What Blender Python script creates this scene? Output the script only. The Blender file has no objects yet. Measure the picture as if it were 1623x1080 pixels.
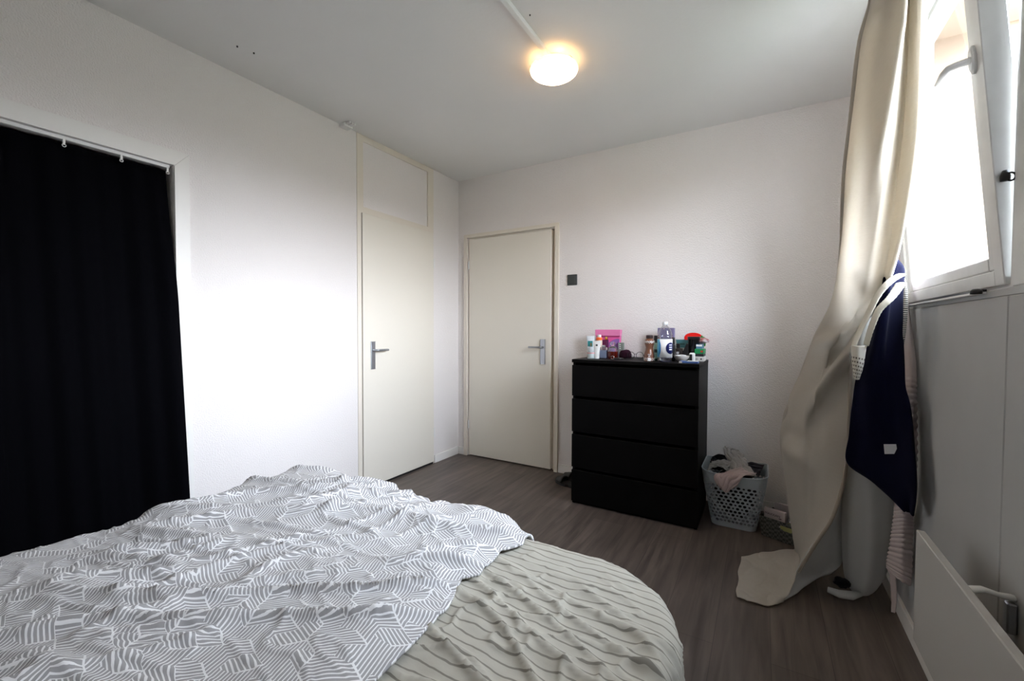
import bpy, bmesh, math, random
import numpy as np
from mathutils import Vector, Matrix, noise as mnoise
random.seed(7)
SC = bpy.context.scene
COL = SC.collection
PI = math.pi

# ------------------------------------------------------------------ camera
cam_d = bpy.data.cameras.new('camera')
cam = bpy.data.objects.new('camera', cam_d); COL.objects.link(cam); SC.camera = cam
cam_d.sensor_width = 36.0; cam_d.sensor_fit = 'HORIZONTAL'
cam_d.lens = 675.302 * 36.0 / 1623.0
cam_d.clip_start = 0.02
CAMLOC = (2.5248, -3.2562, 1.1952)
yaw, pitch, roll = math.radians(30.599), math.radians(-1.4634), math.radians(0.201)
fw = Vector((-math.sin(yaw)*math.cos(pitch), math.cos(yaw)*math.cos(pitch), math.sin(pitch)))
rt = Vector((math.cos(yaw), math.sin(yaw), 0)); up = rt.cross(fw)
r2 = rt*math.cos(roll)+up*math.sin(roll); u2 = -rt*math.sin(roll)+up*math.cos(roll)
mw = Matrix((r2, u2, -fw)).transposed().to_4x4(); mw.translation = Vector(CAMLOC)
cam.matrix_world = mw

# ------------------------------------------------------------------ view + world
SC.view_settings.view_transform = 'Standard'; SC.view_settings.look = 'None'
SC.view_settings.gamma = 1.0; SC.view_settings.exposure = 0.0
SC.view_settings.use_curve_mapping = False
SC.cycles.use_denoising = True
SC.cycles.max_bounces = 10; SC.cycles.diffuse_bounces = 6; SC.cycles.transparent_max_bounces = 16
SC.cycles.sample_clamp_indirect = 8.0

W = bpy.data.worlds.new('daylight'); SC.world = W; W.use_nodes = True
nt = W.node_tree; nt.nodes.clear()
wo = nt.nodes.new('ShaderNodeOutputWorld'); bg = nt.nodes.new('ShaderNodeBackground')
tc = nt.nodes.new('ShaderNodeTexCoord'); sx = nt.nodes.new('ShaderNodeSeparateXYZ')
rp = nt.nodes.new('ShaderNodeValToRGB'); mr = nt.nodes.new('ShaderNodeMapRange')
nt.links.new(tc.outputs['Generated'], sx.inputs[0]); nt.links.new(sx.outputs['Z'], mr.inputs['Value'])
mr.inputs['From Min'].default_value = -0.2; mr.inputs['From Max'].default_value = 1.0
nt.links.new(mr.outputs[0], rp.inputs[0]); nt.links.new(rp.outputs[0], bg.inputs[0])
e = rp.color_ramp.elements
e[0].position = 0.0; e[0].color = (.035, .035, .03, 1)
e[1].position = 1.0; e[1].color = (.28, .33, .40, 1)
for p_, c_ in ((0.165, (.05, .055, .055)), (0.235, (.36, .38, .42)), (0.30, (.47, .50, .55)), (0.50, (.41, .45, .52))):
    rp.color_ramp.elements.new(p_).color = (*c_, 1)
# thin overcast with a broad bright patch where the veiled sun stands, facing the window
dt = nt.nodes.new('ShaderNodeVectorMath'); dt.operation = 'DOT_PRODUCT'; dt.inputs[1].default_value = Vector((1.0, .02, .36)).normalized()
nm = nt.nodes.new('ShaderNodeVectorMath'); nm.operation = 'NORMALIZE'
nt.links.new(tc.outputs['Generated'], nm.inputs[0]); nt.links.new(nm.outputs[0], dt.inputs[0])
pw = nt.nodes.new('ShaderNodeMath'); pw.operation = 'POWER'; pw.use_clamp = True; pw.inputs[1].default_value = 14
mxm = nt.nodes.new('ShaderNodeMath'); mxm.operation = 'MAXIMUM'; mxm.inputs[1].default_value = 0
nt.links.new(dt.outputs['Value'], mxm.inputs[0]); nt.links.new(mxm.outputs[0], pw.inputs[0])
ma = nt.nodes.new('ShaderNodeMath'); ma.operation = 'MULTIPLY_ADD'; ma.inputs[1].default_value = 1.0; ma.inputs[2].default_value = 1.0
nt.links.new(pw.outputs[0], ma.inputs[0])
bs_ = nt.nodes.new('ShaderNodeMath'); bs_.operation = 'MULTIPLY'; bs_.inputs[1].default_value = 110.0
nt.links.new(ma.outputs[0], bs_.inputs[0]); nt.links.new(bs_.outputs[0], bg.inputs[1])
nt.links.new(bg.outputs[0], wo.inputs[0])

def portal(y0, y1, z0, z1, x=3.40):
    d = bpy.data.lights.new('window_portal', 'AREA'); d.shape = 'RECTANGLE'
    d.size = z1-z0; d.size_y = y1-y0; d.energy = 1.0
    d.cycles.is_portal = True
    o = bpy.data.objects.new('window_portal', d); COL.objects.link(o)
    o.location = (x, (y0+y1)/2, (z0+z1)/2); o.rotation_euler = (0, math.radians(90), 0)
portal(-1.70, -0.76, 1.30, 2.46)
portal(-2.24, -1.82, 1.30, 2.46)

# ------------------------------------------------------------------ materials
MATS = {}
def mat(name, col, rough=.6, metal=0., bump=None, vary=None, trans=0., alpha=None, emit=None, ior=1.45, sheen=0., spec=None, stretch=(1,1,1), coat=0.):
    m = bpy.data.materials.new(name); m.use_nodes = True; n = m.node_tree.nodes; l = m.node_tree.links
    p = n['Principled BSDF']; p.inputs['Base Color'].default_value = (*col, 1)
    p.inputs['Roughness'].default_value = rough; p.inputs['Metallic'].default_value = metal
    p.inputs['IOR'].default_value = ior
    if spec is not None: p.inputs['Specular IOR Level'].default_value = spec
    if trans: p.inputs['Transmission Weight'].default_value = trans
    if coat: p.inputs['Coat Weight'].default_value = coat
    if sheen: p.inputs['Sheen Weight'].default_value = sheen
    if alpha is not None: p.inputs['Alpha'].default_value = alpha
    if emit: p.inputs['Emission Color'].default_value = (*emit[0], 1); p.inputs['Emission Strength'].default_value = emit[1]
    if bump or vary:
        t = n.new('ShaderNodeTexCoord'); mp = n.new('ShaderNodeMapping'); mp.inputs['Scale'].default_value = stretch
        l.new(t.outputs['Object'], mp.inputs[0])
    if bump:
        ns = n.new('ShaderNodeTexNoise'); ns.inputs['Scale'].default_value = bump[0]; ns.inputs['Detail'].default_value = 3
        b = n.new('ShaderNodeBump'); b.inputs['Strength'].default_value = bump[1]; b.inputs['Distance'].default_value = bump[2] if len(bump) > 2 else .002
        l.new(mp.outputs[0], ns.inputs[0]); l.new(ns.outputs[0], b.inputs['Height']); l.new(b.outputs[0], p.inputs['Normal'])
    if vary:
        ns = n.new('ShaderNodeTexNoise'); ns.inputs['Scale'].default_value = vary[0]; ns.inputs['Detail'].default_value = 4
        cr = n.new('ShaderNodeMix'); cr.data_type = 'RGBA'
        cr.inputs[6].default_value = (*col, 1); cr.inputs[7].default_value = (*vary[1], 1)
        l.new(mp.outputs[0], ns.inputs[0]); mr2 = n.new('ShaderNodeMapRange')
        mr2.inputs[1].default_value = .35; mr2.inputs[2].default_value = .65
        l.new(ns.outputs[0], mr2.inputs[0]); l.new(mr2.outputs[0], cr.inputs[0]); l.new(cr.outputs[2], p.inputs['Base Color'])
    MATS[name] = m
    return m

def fabric(name, col, transl=.35, weave=700, vary=None, stretch=(1,1,1), bs=.25, sheen=.08, spec=.15):
    m = mat(name, col, rough=.9, bump=(weave, bs, .001), vary=vary, stretch=stretch, sheen=sheen, spec=spec)
    n = m.node_tree.nodes; l = m.node_tree.links
    if transl:
        p = n['Principled BSDF']; t = n.new('ShaderNodeBsdfTranslucent'); t.inputs[0].default_value = (*col, 1)
        mx = n.new('ShaderNodeMixShader'); mx.inputs[0].default_value = transl
        l.new(p.outputs[0], mx.inputs[1]); l.new(t.outputs[0], mx.inputs[2]); l.new(mx.outputs[0], n['Material Output'].inputs[0])
    return m

def glassm(name, tint=(1,1,1), rough=.02, refl=.08, edge=.6, pw_=5):
    """thin glazing: lets daylight straight through, with a weak mirror on top"""
    m = bpy.data.materials.new(name); m.use_nodes = True; n = m.node_tree.nodes; l = m.node_tree.links
    n.remove(n['Principled BSDF'])
    tr = n.new('ShaderNodeBsdfTransparent'); tr.inputs[0].default_value = (*tint, 1)
    gl = n.new('ShaderNodeBsdfGlossy'); gl.inputs['Roughness'].default_value = rough
    fr = n.new('ShaderNodeLayerWeight'); fr.inputs[0].default_value = .5
    pw = n.new('ShaderNodeMath'); pw.operation = 'POWER'; pw.inputs[1].default_value = pw_; l.new(fr.outputs['Facing'], pw.inputs[0])
    ml = n.new('ShaderNodeMath'); ml.operation = 'MULTIPLY_ADD'; ml.inputs[1].default_value = edge; ml.inputs[2].default_value = refl*.4; l.new(pw.outputs[0], ml.inputs[0])
    mx = n.new('ShaderNodeMixShader'); l.new(ml.outputs[0], mx.inputs[0])
    l.new(tr.outputs[0], mx.inputs[1]); l.new(gl.outputs[0], mx.inputs[2]); l.new(mx.outputs[0], n['Material Output'].inputs[0])
    MATS[name] = m
    return m

WALL = mat('wall_plaster', (.81, .775, .752), .85, bump=(150, .8, .005))
CEIL = mat('ceiling_paint', (.80, .795, .775), .9, bump=(60, .15, .003), vary=(1.2, (.77, .765, .745)))
PAINT = mat('white_gloss_paint', (.80, .785, .75), .38, bump=(14, .05, .002))
CREAM = mat('cream_door_paint', (.77, .73, .64), .42, bump=(40, .05, .001))
TRIMM = mat('trim_paint', (.76, .705, .61), .45)
PANEL = mat('lower_panel_paint', (.46, .465, .46), .5, bump=(8, .06, .002), vary=(2.5, (.42, .425, .42)))
WHITEP = mat('white_plastic', (.82, .82, .80), .35)
SASHP = mat('sash_paint', (.70, .70, .68), .35, bump=(30, .15, .002), vary=(9, (.62, .62, .60)))
STEEL = mat('brushed_steel', (.46, .48, .52), .32, .9)
DARKM = mat('dark_metal', (.03, .03, .03), .4, .5)
BLACKP = mat('black_plastic', (.012, .012, .013), .3)
SWITCH = mat('anthracite_plastic', (.035, .04, .038), .45)
CHEST = mat('black_brown_wood', (.0026, .0024, .0024), .5, spec=.10, bump=(40, .12, .001), stretch=(1, 1, 12))
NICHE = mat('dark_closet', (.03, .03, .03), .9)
GLASS = glassm('window_glass')
JAMB = mat('weathered_beige_board', (.34, .25, .19), .8, bump=(30, .2, .002), vary=(4, (.28, .21, .16)))
BLKCUR = fabric('black_curtain_cloth', (.0014, .0014, .0022), 0., 500, sheen=0, spec=.04)
BEIGE = fabric('beige_curtain_cloth', (.68, .645, .585), .52, 260, vary=(60, (.63, .59, .525)), stretch=(.6, .6, 6))
LINING = fabric('grey_lining_cloth', (.68, .69, .68), .12, 500)
NAVY = fabric('navy_terry', (.0025, .003, .013), 0., 260, bs=.7, sheen=.02, spec=.06)
CREAMK = fabric('cream_knit', (.66, .62, .52), .05, 200, bs=.6)
PINKT = fabric('pale_pink_terry', (.50, .43, .42), .05, 220, bs=.6)
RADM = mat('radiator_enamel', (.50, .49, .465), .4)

def floor_mat():
    m = bpy.data.materials.new('grey_laminate'); m.use_nodes = True; n = m.node_tree.nodes; l = m.node_tree.links
    p = n['Principled BSDF']; p.inputs['Roughness'].default_value = .38; p.inputs['Specular IOR Level'].default_value = .35
    t = n.new('ShaderNodeTexCoord'); mp = n.new('ShaderNodeMapping'); mp.inputs['Rotation'].default_value = (0, 0, PI/2)
    l.new(t.outputs['Object'], mp.inputs[0])
    br = n.new('ShaderNodeTexBrick'); br.offset = .37; br.inputs['Scale'].default_value = 1
    br.inputs['Brick Width'].default_value = 1.28; br.inputs['Row Height'].default_value = .19
    br.inputs['Mortar Size'].default_value = .0012; br.inputs['Mortar Smooth'].default_value = .3
    br.inputs['Color1'].default_value = (.118, .095, .082, 1); br.inputs['Color2'].default_value = (.086, .068, .059, 1)
    br.inputs['Mortar'].default_value = (.045, .038, .034, 1)
    l.new(mp.outputs[0], br.inputs[0])
    mp2 = n.new('ShaderNodeMapping'); mp2.inputs['Scale'].default_value = (22, 1.6, 1); l.new(t.outputs['Object'], mp2.inputs[0])
    ns = n.new('ShaderNodeTexNoise'); ns.inputs['Scale'].default_value = 1.4; ns.inputs['Detail'].default_value = 7; ns.inputs['Distortion'].default_value = .6
    l.new(mp2.outputs[0], ns.inputs[0])
    mr = n.new('ShaderNodeMapRange'); mr.inputs[1].default_value = .3; mr.inputs[2].default_value = .7; mr.inputs[3].default_value = .62; mr.inputs[4].default_value = 1.38
    l.new(ns.outputs[0], mr.inputs[0])
    mx = n.new('ShaderNodeMix'); mx.data_type = 'RGBA'; mx.blend_type = 'MULTIPLY'; mx.inputs[0].default_value = 1
    l.new(br.outputs[0], mx.inputs[6]); l.new(mr.outputs[0], mx.inputs[7]); l.new(mx.outputs[2], p.inputs['Base Color'])
    b = n.new('ShaderNodeBump'); b.inputs['Strength'].default_value = .1; b.inputs['Distance'].default_value = .001
    l.new(ns.outputs[0], b.inputs['Height']); l.new(b.outputs[0], p.inputs['Normal'])
    return m
FLOOR = floor_mat()

class NB:
    """tiny node-expression helper"""
    def __init__(s, m): s.n = m.node_tree.nodes; s.l = m.node_tree.links
    def _in(s, sock, v):
        if isinstance(v, (int, float)): sock.default_value = v
        elif isinstance(v, tuple): sock.default_value = v
        else: s.l.new(v, sock)
    def f(s, op, *a):
        nd = s.n.new('ShaderNodeMath'); nd.operation = op
        for i, v in enumerate(a): s._in(nd.inputs[i], v)
        return nd.outputs[0]
    def v(s, op, *a):
        nd = s.n.new('ShaderNodeVectorMath'); nd.operation = op
        for i, v in enumerate(a): s._in(nd.inputs[i], v)
        return nd.outputs['Value'] if op in ('DOT_PRODUCT', 'LENGTH') else nd.outputs[0]
    def xyz(s, v):
        nd = s.n.new('ShaderNodeSeparateXYZ'); s.l.new(v, nd.inputs[0]); return nd.outputs

def duvet_mat():
    m = bpy.data.materials.new('hatched_cotton'); m.use_nodes = True; q = NB(m); n = q.n; l = q.l
    p = n['Principled BSDF']; p.inputs['Roughness'].default_value = .9; p.inputs['Specular IOR Level'].default_value = .15
    uv = n.new('ShaderNodeUVMap'); uv.uv_map = 'cloth'
    S = .090
    P = q.v('SCALE', uv.outputs[0]); n[-1].inputs['Scale'].default_value = 1.0/S
    R3 = math.sqrt(3)
    r = (1.0, R3, 1.0); h = (.5, R3/2, .5)
    a = q.v('SUBTRACT', q.v('WRAP', P, r, (0., 0., 0.)), h)
    b = q.v('SUBTRACT', q.v('WRAP', q.v('SUBTRACT', P, h), r, (0., 0., 0.)), h)
    a = q.v('MULTIPLY', a, (1., 1., 0.)); b = q.v('MULTIPLY', b, (1., 1., 0.))
    da = q.v('DOT_PRODUCT', a, a); db = q.v('DOT_PRODUCT', b, b)
    sel = q.f('LESS_THAN', da, db)
    mx = n.new('ShaderNodeMix'); mx.data_type = 'VECTOR'; l.new(sel, mx.inputs[0]); l.new(b, mx.inputs[4]); l.new(a, mx.inputs[5])
    g = mx.outputs[1]
    cid = q.v('SUBTRACT', P, g)
    wn = n.new('ShaderNodeTexWhiteNoise'); wn.noise_dimensions = '2D'
    l.new(q.v('SNAP', q.v('ADD', cid, (.25, .25, 0.)), (.5, R3/2, 1.)), wn.inputs['Vector'])
    rnd = q.f('FLOOR', q.f('MULTIPLY', wn.outputs['Value'], 1.999))      # 0 or 1: cube turned or not
    X, Y, _ = q.xyz(g)
    # hexes have vertical sides (neighbours along +x): vertices at 30+60k deg
    ang = q.f('ARCTAN2', Y, X)
    ang = q.f('ADD', ang, q.f('MULTIPLY', rnd, PI/3))
    ang = q.f('ADD', ang, 4*PI + PI/2)
    kf = q.f('FLOOR', q.f('DIVIDE', ang, 2*PI/3))
    loc = q.f('SUBTRACT', q.f('SUBTRACT', ang, q.f('MULTIPLY', kf, 2*PI/3)), PI/3)   # -60..60 deg around the rhomb's long axis
    rad = q.v('LENGTH', g)
    lx = q.f('MULTIPLY', rad, q.f('COSINE', loc)); ly = q.f('MULTIPLY', rad, q.f('SINE', loc))
    # distances from the two edges through the centre
    e1 = q.f('ADD', q.f('MULTIPLY', lx, math.sin(PI/3)), q.f('MULTIPLY', ly, math.cos(PI/3)))
    e2 = q.f('SUBTRACT', q.f('MULTIPLY', lx, math.sin(PI/3)), q.f('MULTIPLY', ly, math.cos(PI/3)))
    odd = q.f('MODULO', q.f('ADD', kf, q.f('FLOOR', q.f('MULTIPLY', wn.outputs['Value'], 7.3))), 2.)
    mm = n.new('ShaderNodeMix'); l.new(odd, mm.inputs[0]); l.new(e1, mm.inputs[2]); l.new(e2, mm.inputs[3])
    st = q.f('FRACT', q.f('ADD', q.f('MULTIPLY', mm.outputs[0], 5/.5), .18))
    line = q.f('GREATER_THAN', st, .36)
    gap = q.f('GREATER_THAN', q.f('MINIMUM', e1, e2), .022)
    grey = q.f('MULTIPLY', line, gap)
    c = n.new('ShaderNodeMix'); c.data_type = 'RGBA'; c.inputs[6].default_value = (.85, .85, .85, 1); c.inputs[7].default_value = (.38, .375, .375, 1)
    l.new(grey, c.inputs[0]); l.new(c.outputs[2], p.inputs['Base Color'])
    ns = n.new('ShaderNodeTexNoise'); ns.inputs['Scale'].default_value = 60; ns.inputs['Detail'].default_value = 4
    l.new(uv.outputs[0], ns.inputs[0]); bp = n.new('ShaderNodeBump'); bp.inputs['Strength'].default_value = .25; bp.inputs['Distance'].default_value = .003
    l.new(ns.outputs[0], bp.inputs['Height']); l.new(bp.outputs[0], p.inputs['Normal'])
    return m

def stripe_mat():
    m = bpy.data.materials.new('striped_cotton'); m.use_nodes = True; q = NB(m); n = q.n; l = q.l
    p = n['Principled BSDF']; p.inputs['Roughness'].default_value = .88; p.inputs['Specular IOR Level'].default_value = .15
    uv = n.new('ShaderNodeUVMap'); uv.uv_map = 'cloth'
    ns = n.new('ShaderNodeTexNoise'); ns.inputs['Scale'].default_value = 14; ns.inputs['Detail'].default_value = 2
    l.new(uv.outputs[0], ns.inputs[0])
    X, Y, _ = q.xyz(uv.outputs[0])
    yy = q.f('ADD', Y, q.f('MULTIPLY', ns.outputs[0], .018))
    st = q.f('FRACT', q.f('DIVIDE', yy, .030))
    line = q.f('LESS_THAN', st, .16)
    c = n.new('ShaderNodeMix'); c.data_type = 'RGBA'; c.inputs[6].default_value = (.46, .44, .375, 1); c.inputs[7].default_value = (.23, .215, .18, 1)
    l.new(line, c.inputs[0]); l.new(c.outputs[2], p.inputs['Base Color'])
    n2 = n.new('ShaderNodeTexNoise'); n2.inputs['Scale'].default_value = 45; n2.inputs['Detail'].default_value = 4
    l.new(uv.outputs[0], n2.inputs[0]); bp = n.new('ShaderNodeBump'); bp.inputs['Strength'].default_value = .3; bp.inputs['Distance'].default_value = .003
    l.new(n2.outputs[0], bp.inputs['Height']); l.new(bp.outputs[0], p.inputs['Normal'])
    return m

# ------------------------------------------------------------------ mesh helpers (world coordinates)
def _new(): return bmesh.new()
def box(bm, x0, x1, y0, y1, z0, z1, bev=0., mtx=None, seg=1):
    g = bmesh.ops.create_cube(bm, size=1.0); vs = g['verts']
    for v in vs: v.co = Vector(((x0+x1)/2+v.co.x*(x1-x0), (y0+y1)/2+v.co.y*(y1-y0), (z0+z1)/2+v.co.z*(z1-z0)))
    if mtx is not None:
        for v in vs: v.co = mtx @ v.co
    if bev:
        es = list({ed for v in vs for ed in v.link_edges})
        bmesh.ops.bevel(bm, geom=es, offset=bev, segments=seg, affect='EDGES', profile=.5)
    return bm
def lathe(bm, prof, c, seg=24, mtx=None, sx=1., sy=1.):
    """prof: list of (radius, z) from the bottom up; closed at both ends"""
    rings = []
    for r, z in prof:
        ring = []
        for i in range(seg):
            a = 2*PI*i/seg
            co = Vector((r*math.cos(a)*sx, r*math.sin(a)*sy, z))
            if mtx is not None: co = mtx @ co
            ring.append(bm.verts.new(co+Vector(c)))
        rings.append(ring)
    for a, b in zip(rings, rings[1:]):
        for i in range(seg): bm.faces.new((a[i], a[(i+1) % seg], b[(i+1) % seg], b[i]))
    bm.faces.new(list(reversed(rings[0]))); bm.faces.new(rings[-1])
    return bm
def tube(bm, pts, r, seg=10, closed=False, flat=1.0):
    pts = [Vector(p) for p in pts]; n = len(pts); rings = []
    rr = r if isinstance(r, (list, tuple)) else [r]*n
    prev = None
    for i, p in enumerate(pts):
        a = pts[(i-1) % n] if (closed or i) else p; b = pts[(i+1) % n] if (closed or i < n-1) else p
        t = (b-a).normalized()
        ref = Vector((0, 0, 1)) if abs(t.z) < .9 else Vector((1, 0, 0))
        if prev is None: s = t.cross(ref).normalized()
        else: s = (prev - t*prev.dot(t)).normalized()
        prev = s; w = t.cross(s)
        rings.append([bm.verts.new(p + s*math.cos(2*PI*k/seg)*rr[i] + w*math.sin(2*PI*k/seg)*rr[i]*flat) for k in range(seg)])
    m = n if closed else n-1
    for i in range(m):
        a, b = rings[i], rings[(i+1) % n]
        for k in range(seg): bm.faces.new((a[k], a[(k+1) % seg], b[(k+1) % seg], b[k]))
    if not closed: bm.faces.new(list(reversed(rings[0]))); bm.faces.new(rings[-1])
    return bm
def prism(bm, poly, d, mtx=None):
    """poly: 3-D points, extruded by vector d"""
    a = [Vector(p) for p in poly]; b = [p+Vector(d) for p in a]
    if mtx is not None: a = [mtx @ p for p in a]; b = [mtx @ p for p in b]
    va = [bm.verts.new(p) for p in a]; vb = [bm.verts.new(p) for p in b]
    bm.faces.new(list(reversed(va))); bm.faces.new(vb)
    n = len(va)
    for i in range(n): bm.faces.new((va[i], va[(i+1) % n], vb[(i+1) % n], vb[i]))
    return bm
def gridmesh(P, uvs=None):
    """P: array [rows][cols] of 3-D points -> bmesh"""
    bm = bmesh.new(); R_ = len(P); C_ = len(P[0])
    V = [[bm.verts.new(P[i][j]) for j in range(C_)] for i in range(R_)]
    lay = bm.loops.layers.uv.new('cloth') if uvs is not None else None
    for i in range(R_-1):
        for j in range(C_-1):
            f = bm.faces.new((V[i][j], V[i][j+1], V[i+1][j+1], V[i+1][j]))
            if lay:
                for lp, (a, b) in zip(f.loops, ((i, j), (i, j+1), (i+1, j+1), (i+1, j))): lp[lay].uv = uvs[a][b]
    return bm
def world_loc(p):
    v = Vector((0, 0, 0))
    while p is not None: v = v + p.location; p = p.parent
    return v
def thing(name, loc, label=None, cat=None, group=None, kind=None, parent=None):
    o = bpy.data.objects.new(name, None); COL.objects.link(o); o.empty_display_size = .05
    o.location = Vector(loc) - (world_loc(parent) if parent else Vector((0, 0, 0))); o.parent = parent
    tag(o, label, cat, group, kind); return o
def tag(o, label=None, cat=None, group=None, kind=None):
    if label: o['label'] = label
    if cat: o['category'] = cat
    if group: o['group'] = group
    if kind: o['kind'] = kind
    return o
def obj(name, bm, m, parent=None, smooth=False, label=None, cat=None, group=None, kind=None, solid=0., sub=0, off=0., origin=None):
    bmesh.ops.recalc_face_normals(bm, faces=bm.faces[:]) if not solid else None
    me = bpy.data.meshes.new(name)
    if origin is None:
        if parent is not None: origin = world_loc(parent)
        else:
            xs = [v.co for v in bm.verts]
            origin = Vector(((min(c.x for c in xs)+max(c.x for c in xs))/2, (min(c.y for c in xs)+max(c.y for c in xs))/2, min(c.z for c in xs)))
    origin = Vector(origin)
    for v in bm.verts: v.co -= origin
    for f in bm.faces: f.smooth = smooth
    bm.to_mesh(me); bm.free(); me.materials.append(m)
    o = bpy.data.objects.new(name, me); COL.objects.link(o)
    o.location = origin - (world_loc(parent) if parent else Vector((0, 0, 0))); o.parent = parent
    if smooth == 'auto' or smooth is True and not solid: pass
    if sub:
        md = o.modifiers.new('sub', 'SUBSURF'); md.levels = sub; md.render_levels = sub
    if solid:
        md = o.modifiers.new('solid', 'SOLIDIFY'); md.thickness = solid; md.offset = off
    return tag(o, label, cat, group, kind)
def sharp(o, ang=35):
    """smooth shading with sharp edges above the angle"""
    me = o.data; bm = bmesh.new(); bm.from_mesh(me)
    for ed in bm.edges:
        if len(ed.link_faces) == 2 and ed.calc_face_angle(0) > math.radians(ang): ed.smooth = False
    bm.to_mesh(me); bm.free(); return o
def text(name, body, size, loc, rot, m, parent, ext=.0003, align='CENTER', sx=1.):
    c = bpy.data.curves.new(name, 'FONT'); c.body = body; c.size = size; c.extrude = ext; c.align_x = align; c.align_y = 'CENTER'
    tmp = bpy.data.objects.new(name, c); COL.objects.link(tmp); bpy.context.view_layer.update()
    me = bpy.data.meshes.new_from_object(tmp); bpy.data.objects.remove(tmp); bpy.data.curves.remove(c)
    me.materials.clear(); me.materials.append(m)
    o = bpy.data.objects.new(name, me); COL.objects.link(o); o.parent = parent
    o.location = Vector(loc) - (world_loc(parent) if parent else Vector((0, 0, 0))); o.rotation_euler = rot; o.scale = (sx, 1, 1)
    return o
def catmull(T, n):
    """resample a list of vectors (numpy [k,3]) to n points"""
    T = np.asarray(T, float); k = len(T); E_ = np.vstack([2*T[0]-T[1], T, 2*T[-1]-T[-2]])
    out = []
    for s in np.linspace(0, k-1-1e-9, n):
        i = int(s); t = s-i; a, b, c, d = E_[i], E_[i+1], E_[i+2], E_[i+3]
        out.append(.5*((2*b)+(-a+c)*t+(2*a-5*b+4*c-d)*t*t+(-a+3*b-3*c+d)*t**3))
    return np.array(out)
def sheet(T, nr, nc, disp=None):
    rows = [catmull(r, nc) for r in T]
    A = np.array(rows); P = np.stack([catmull(A[:, j], nr) for j in range(nc)], axis=1)
    if disp is not None:
        du = np.gradient(P, axis=1); dv = np.gradient(P, axis=0); N = np.cross(du, dv)
        N /= np.linalg.norm(N, axis=2, keepdims=True)+1e-9
        uu, vv = np.meshgrid(np.linspace(0, 1, nc), np.linspace(0, 1, nr))
        P = P + N*disp(uu, vv)[..., None]
    return P
_rng = np.random.RandomState(5); _perm = np.concatenate([_rng.permutation(256)]*2); _g = _rng.uniform(-1, 1, (256, 2)); _g /= np.linalg.norm(_g, axis=1, keepdims=True)
def perlin(x, y, seed=0):
    x = np.asarray(x, float)+seed*17.13+1000; y = np.asarray(y, float)+seed*7.77+1000
    xi = np.floor(x).astype(int); yi = np.floor(y).astype(int); xf = x-xi; yf = y-yi
    u = xf**3*(xf*(xf*6-15)+10); v = yf**3*(yf*(yf*6-15)+10)
    def gr(a, b, dx, dy):
        h = _g[_perm[_perm[a % 256]+b % 256]]; return h[..., 0]*dx+h[..., 1]*dy
    n00 = gr(xi, yi, xf, yf); n10 = gr(xi+1, yi, xf-1, yf); n01 = gr(xi, yi+1, xf, yf-1); n11 = gr(xi+1, yi+1, xf-1, yf-1)
    return (n00*(1-u)+n10*u)*(1-v)+(n01*(1-u)+n11*u)*v
def ridge(x, y, seed=0, w=.25): # sharp crests on zero-crossings
    return np.exp(-np.abs(perlin(x, y, seed))/w*2)
def sstep(a, b, x):
    t = np.clip((x-a)/(b-a), 0, 1); return t*t*(3-2*t)

# ================================================================== SETTING
RX = 3.05      # window wall plane
YB = -3.95     # wall behind the camera
H = 2.60
bm = _new(); box(bm, -.62, RX+.42, YB-.1, .12, -.08, 0); obj('floor', bm, FLOOR, kind='structure')
bm = _new(); box(bm, -.62, RX+.42, YB-.1, .12, H, H+.12); obj('ceiling', bm, CEIL, kind='structure')
# left wall: recess for the closet door, open niche behind the black curtain
bm = _new()
NY0, NY1, NZ = -3.72, -2.279, 2.0
box(bm, -.12, 0, YB, NY0, 0, H); box(bm, -.12, 0, NY0, NY1, NZ, H); box(bm, -.12, 0, NY1, -1.178, 0, H)
box(bm, -.12, 0, -.357, .1, 0, H); box(bm, -.12, -.055, -1.178, -.357, 0, H)
obj('wall_left', bm, WALL, kind='structure')
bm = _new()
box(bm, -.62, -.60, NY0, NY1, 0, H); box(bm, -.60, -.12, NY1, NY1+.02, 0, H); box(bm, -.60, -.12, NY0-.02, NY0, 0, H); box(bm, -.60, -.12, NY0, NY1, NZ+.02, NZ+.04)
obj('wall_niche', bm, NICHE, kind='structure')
# back wall with a recess for the door
bm = _new()
box(bm, 0, .115, 0, .1, 0, H); box(bm, .115, 1.018, 0, .1, 2.055, H); box(bm, .115, 1.018, .06, .1, 0, 2.055); box(bm, 1.018, RX, 0, .1, 0, H)
obj('wall_back', bm, WALL, kind='structure')
# wall behind the camera
bm = _new(); box(bm, -.12, RX, YB-.1, YB, 0, H); obj('wall_front', bm, WALL, kind='structure')
# window wall: thick, two openings
WZ0, WZ1 = 1.305, 2.44
bm = _new()
XO = RX+.38
box(bm, RX, XO, YB, .1, 0, WZ0); box(bm, RX, XO, YB, .1, WZ1, H); box(bm, RX, XO, -.75, .1, WZ0, WZ1)
box(bm, RX+.06, XO, -1.83, -1.73, WZ0, WZ1); box(bm, RX, XO, YB, -2.26, WZ0, WZ1)
obj('wall_right', bm, WALL, kind='structure')
# beige weathered boards lining the outer reveal
bm = _new(); box(bm, RX+.07, XO, -.762, -.7502, WZ0, WZ1); box(bm, RX+.07, XO, -1.73, -.762, WZ1-.012, WZ1-.0002)
obj('trim_1', bm, JAMB, kind='structure')
# painted boards under the window with open seams
bm = _new()
for a, b in ((-.05+.0, -.62), (-.624, -1.730), (-1.735, -2.84), (-2.844, -3.94)):
    box(bm, RX-.010, RX, b, a, .0, 1.283, bev=.002)
obj('trim_2', bm, PANEL, kind='structure')
bm = _new(); box(bm, RX-.006, RX, -3.94, -.01, 1.284, 1.305, bev=.002); obj('trim_3', bm, PANEL, kind='structure')
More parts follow.
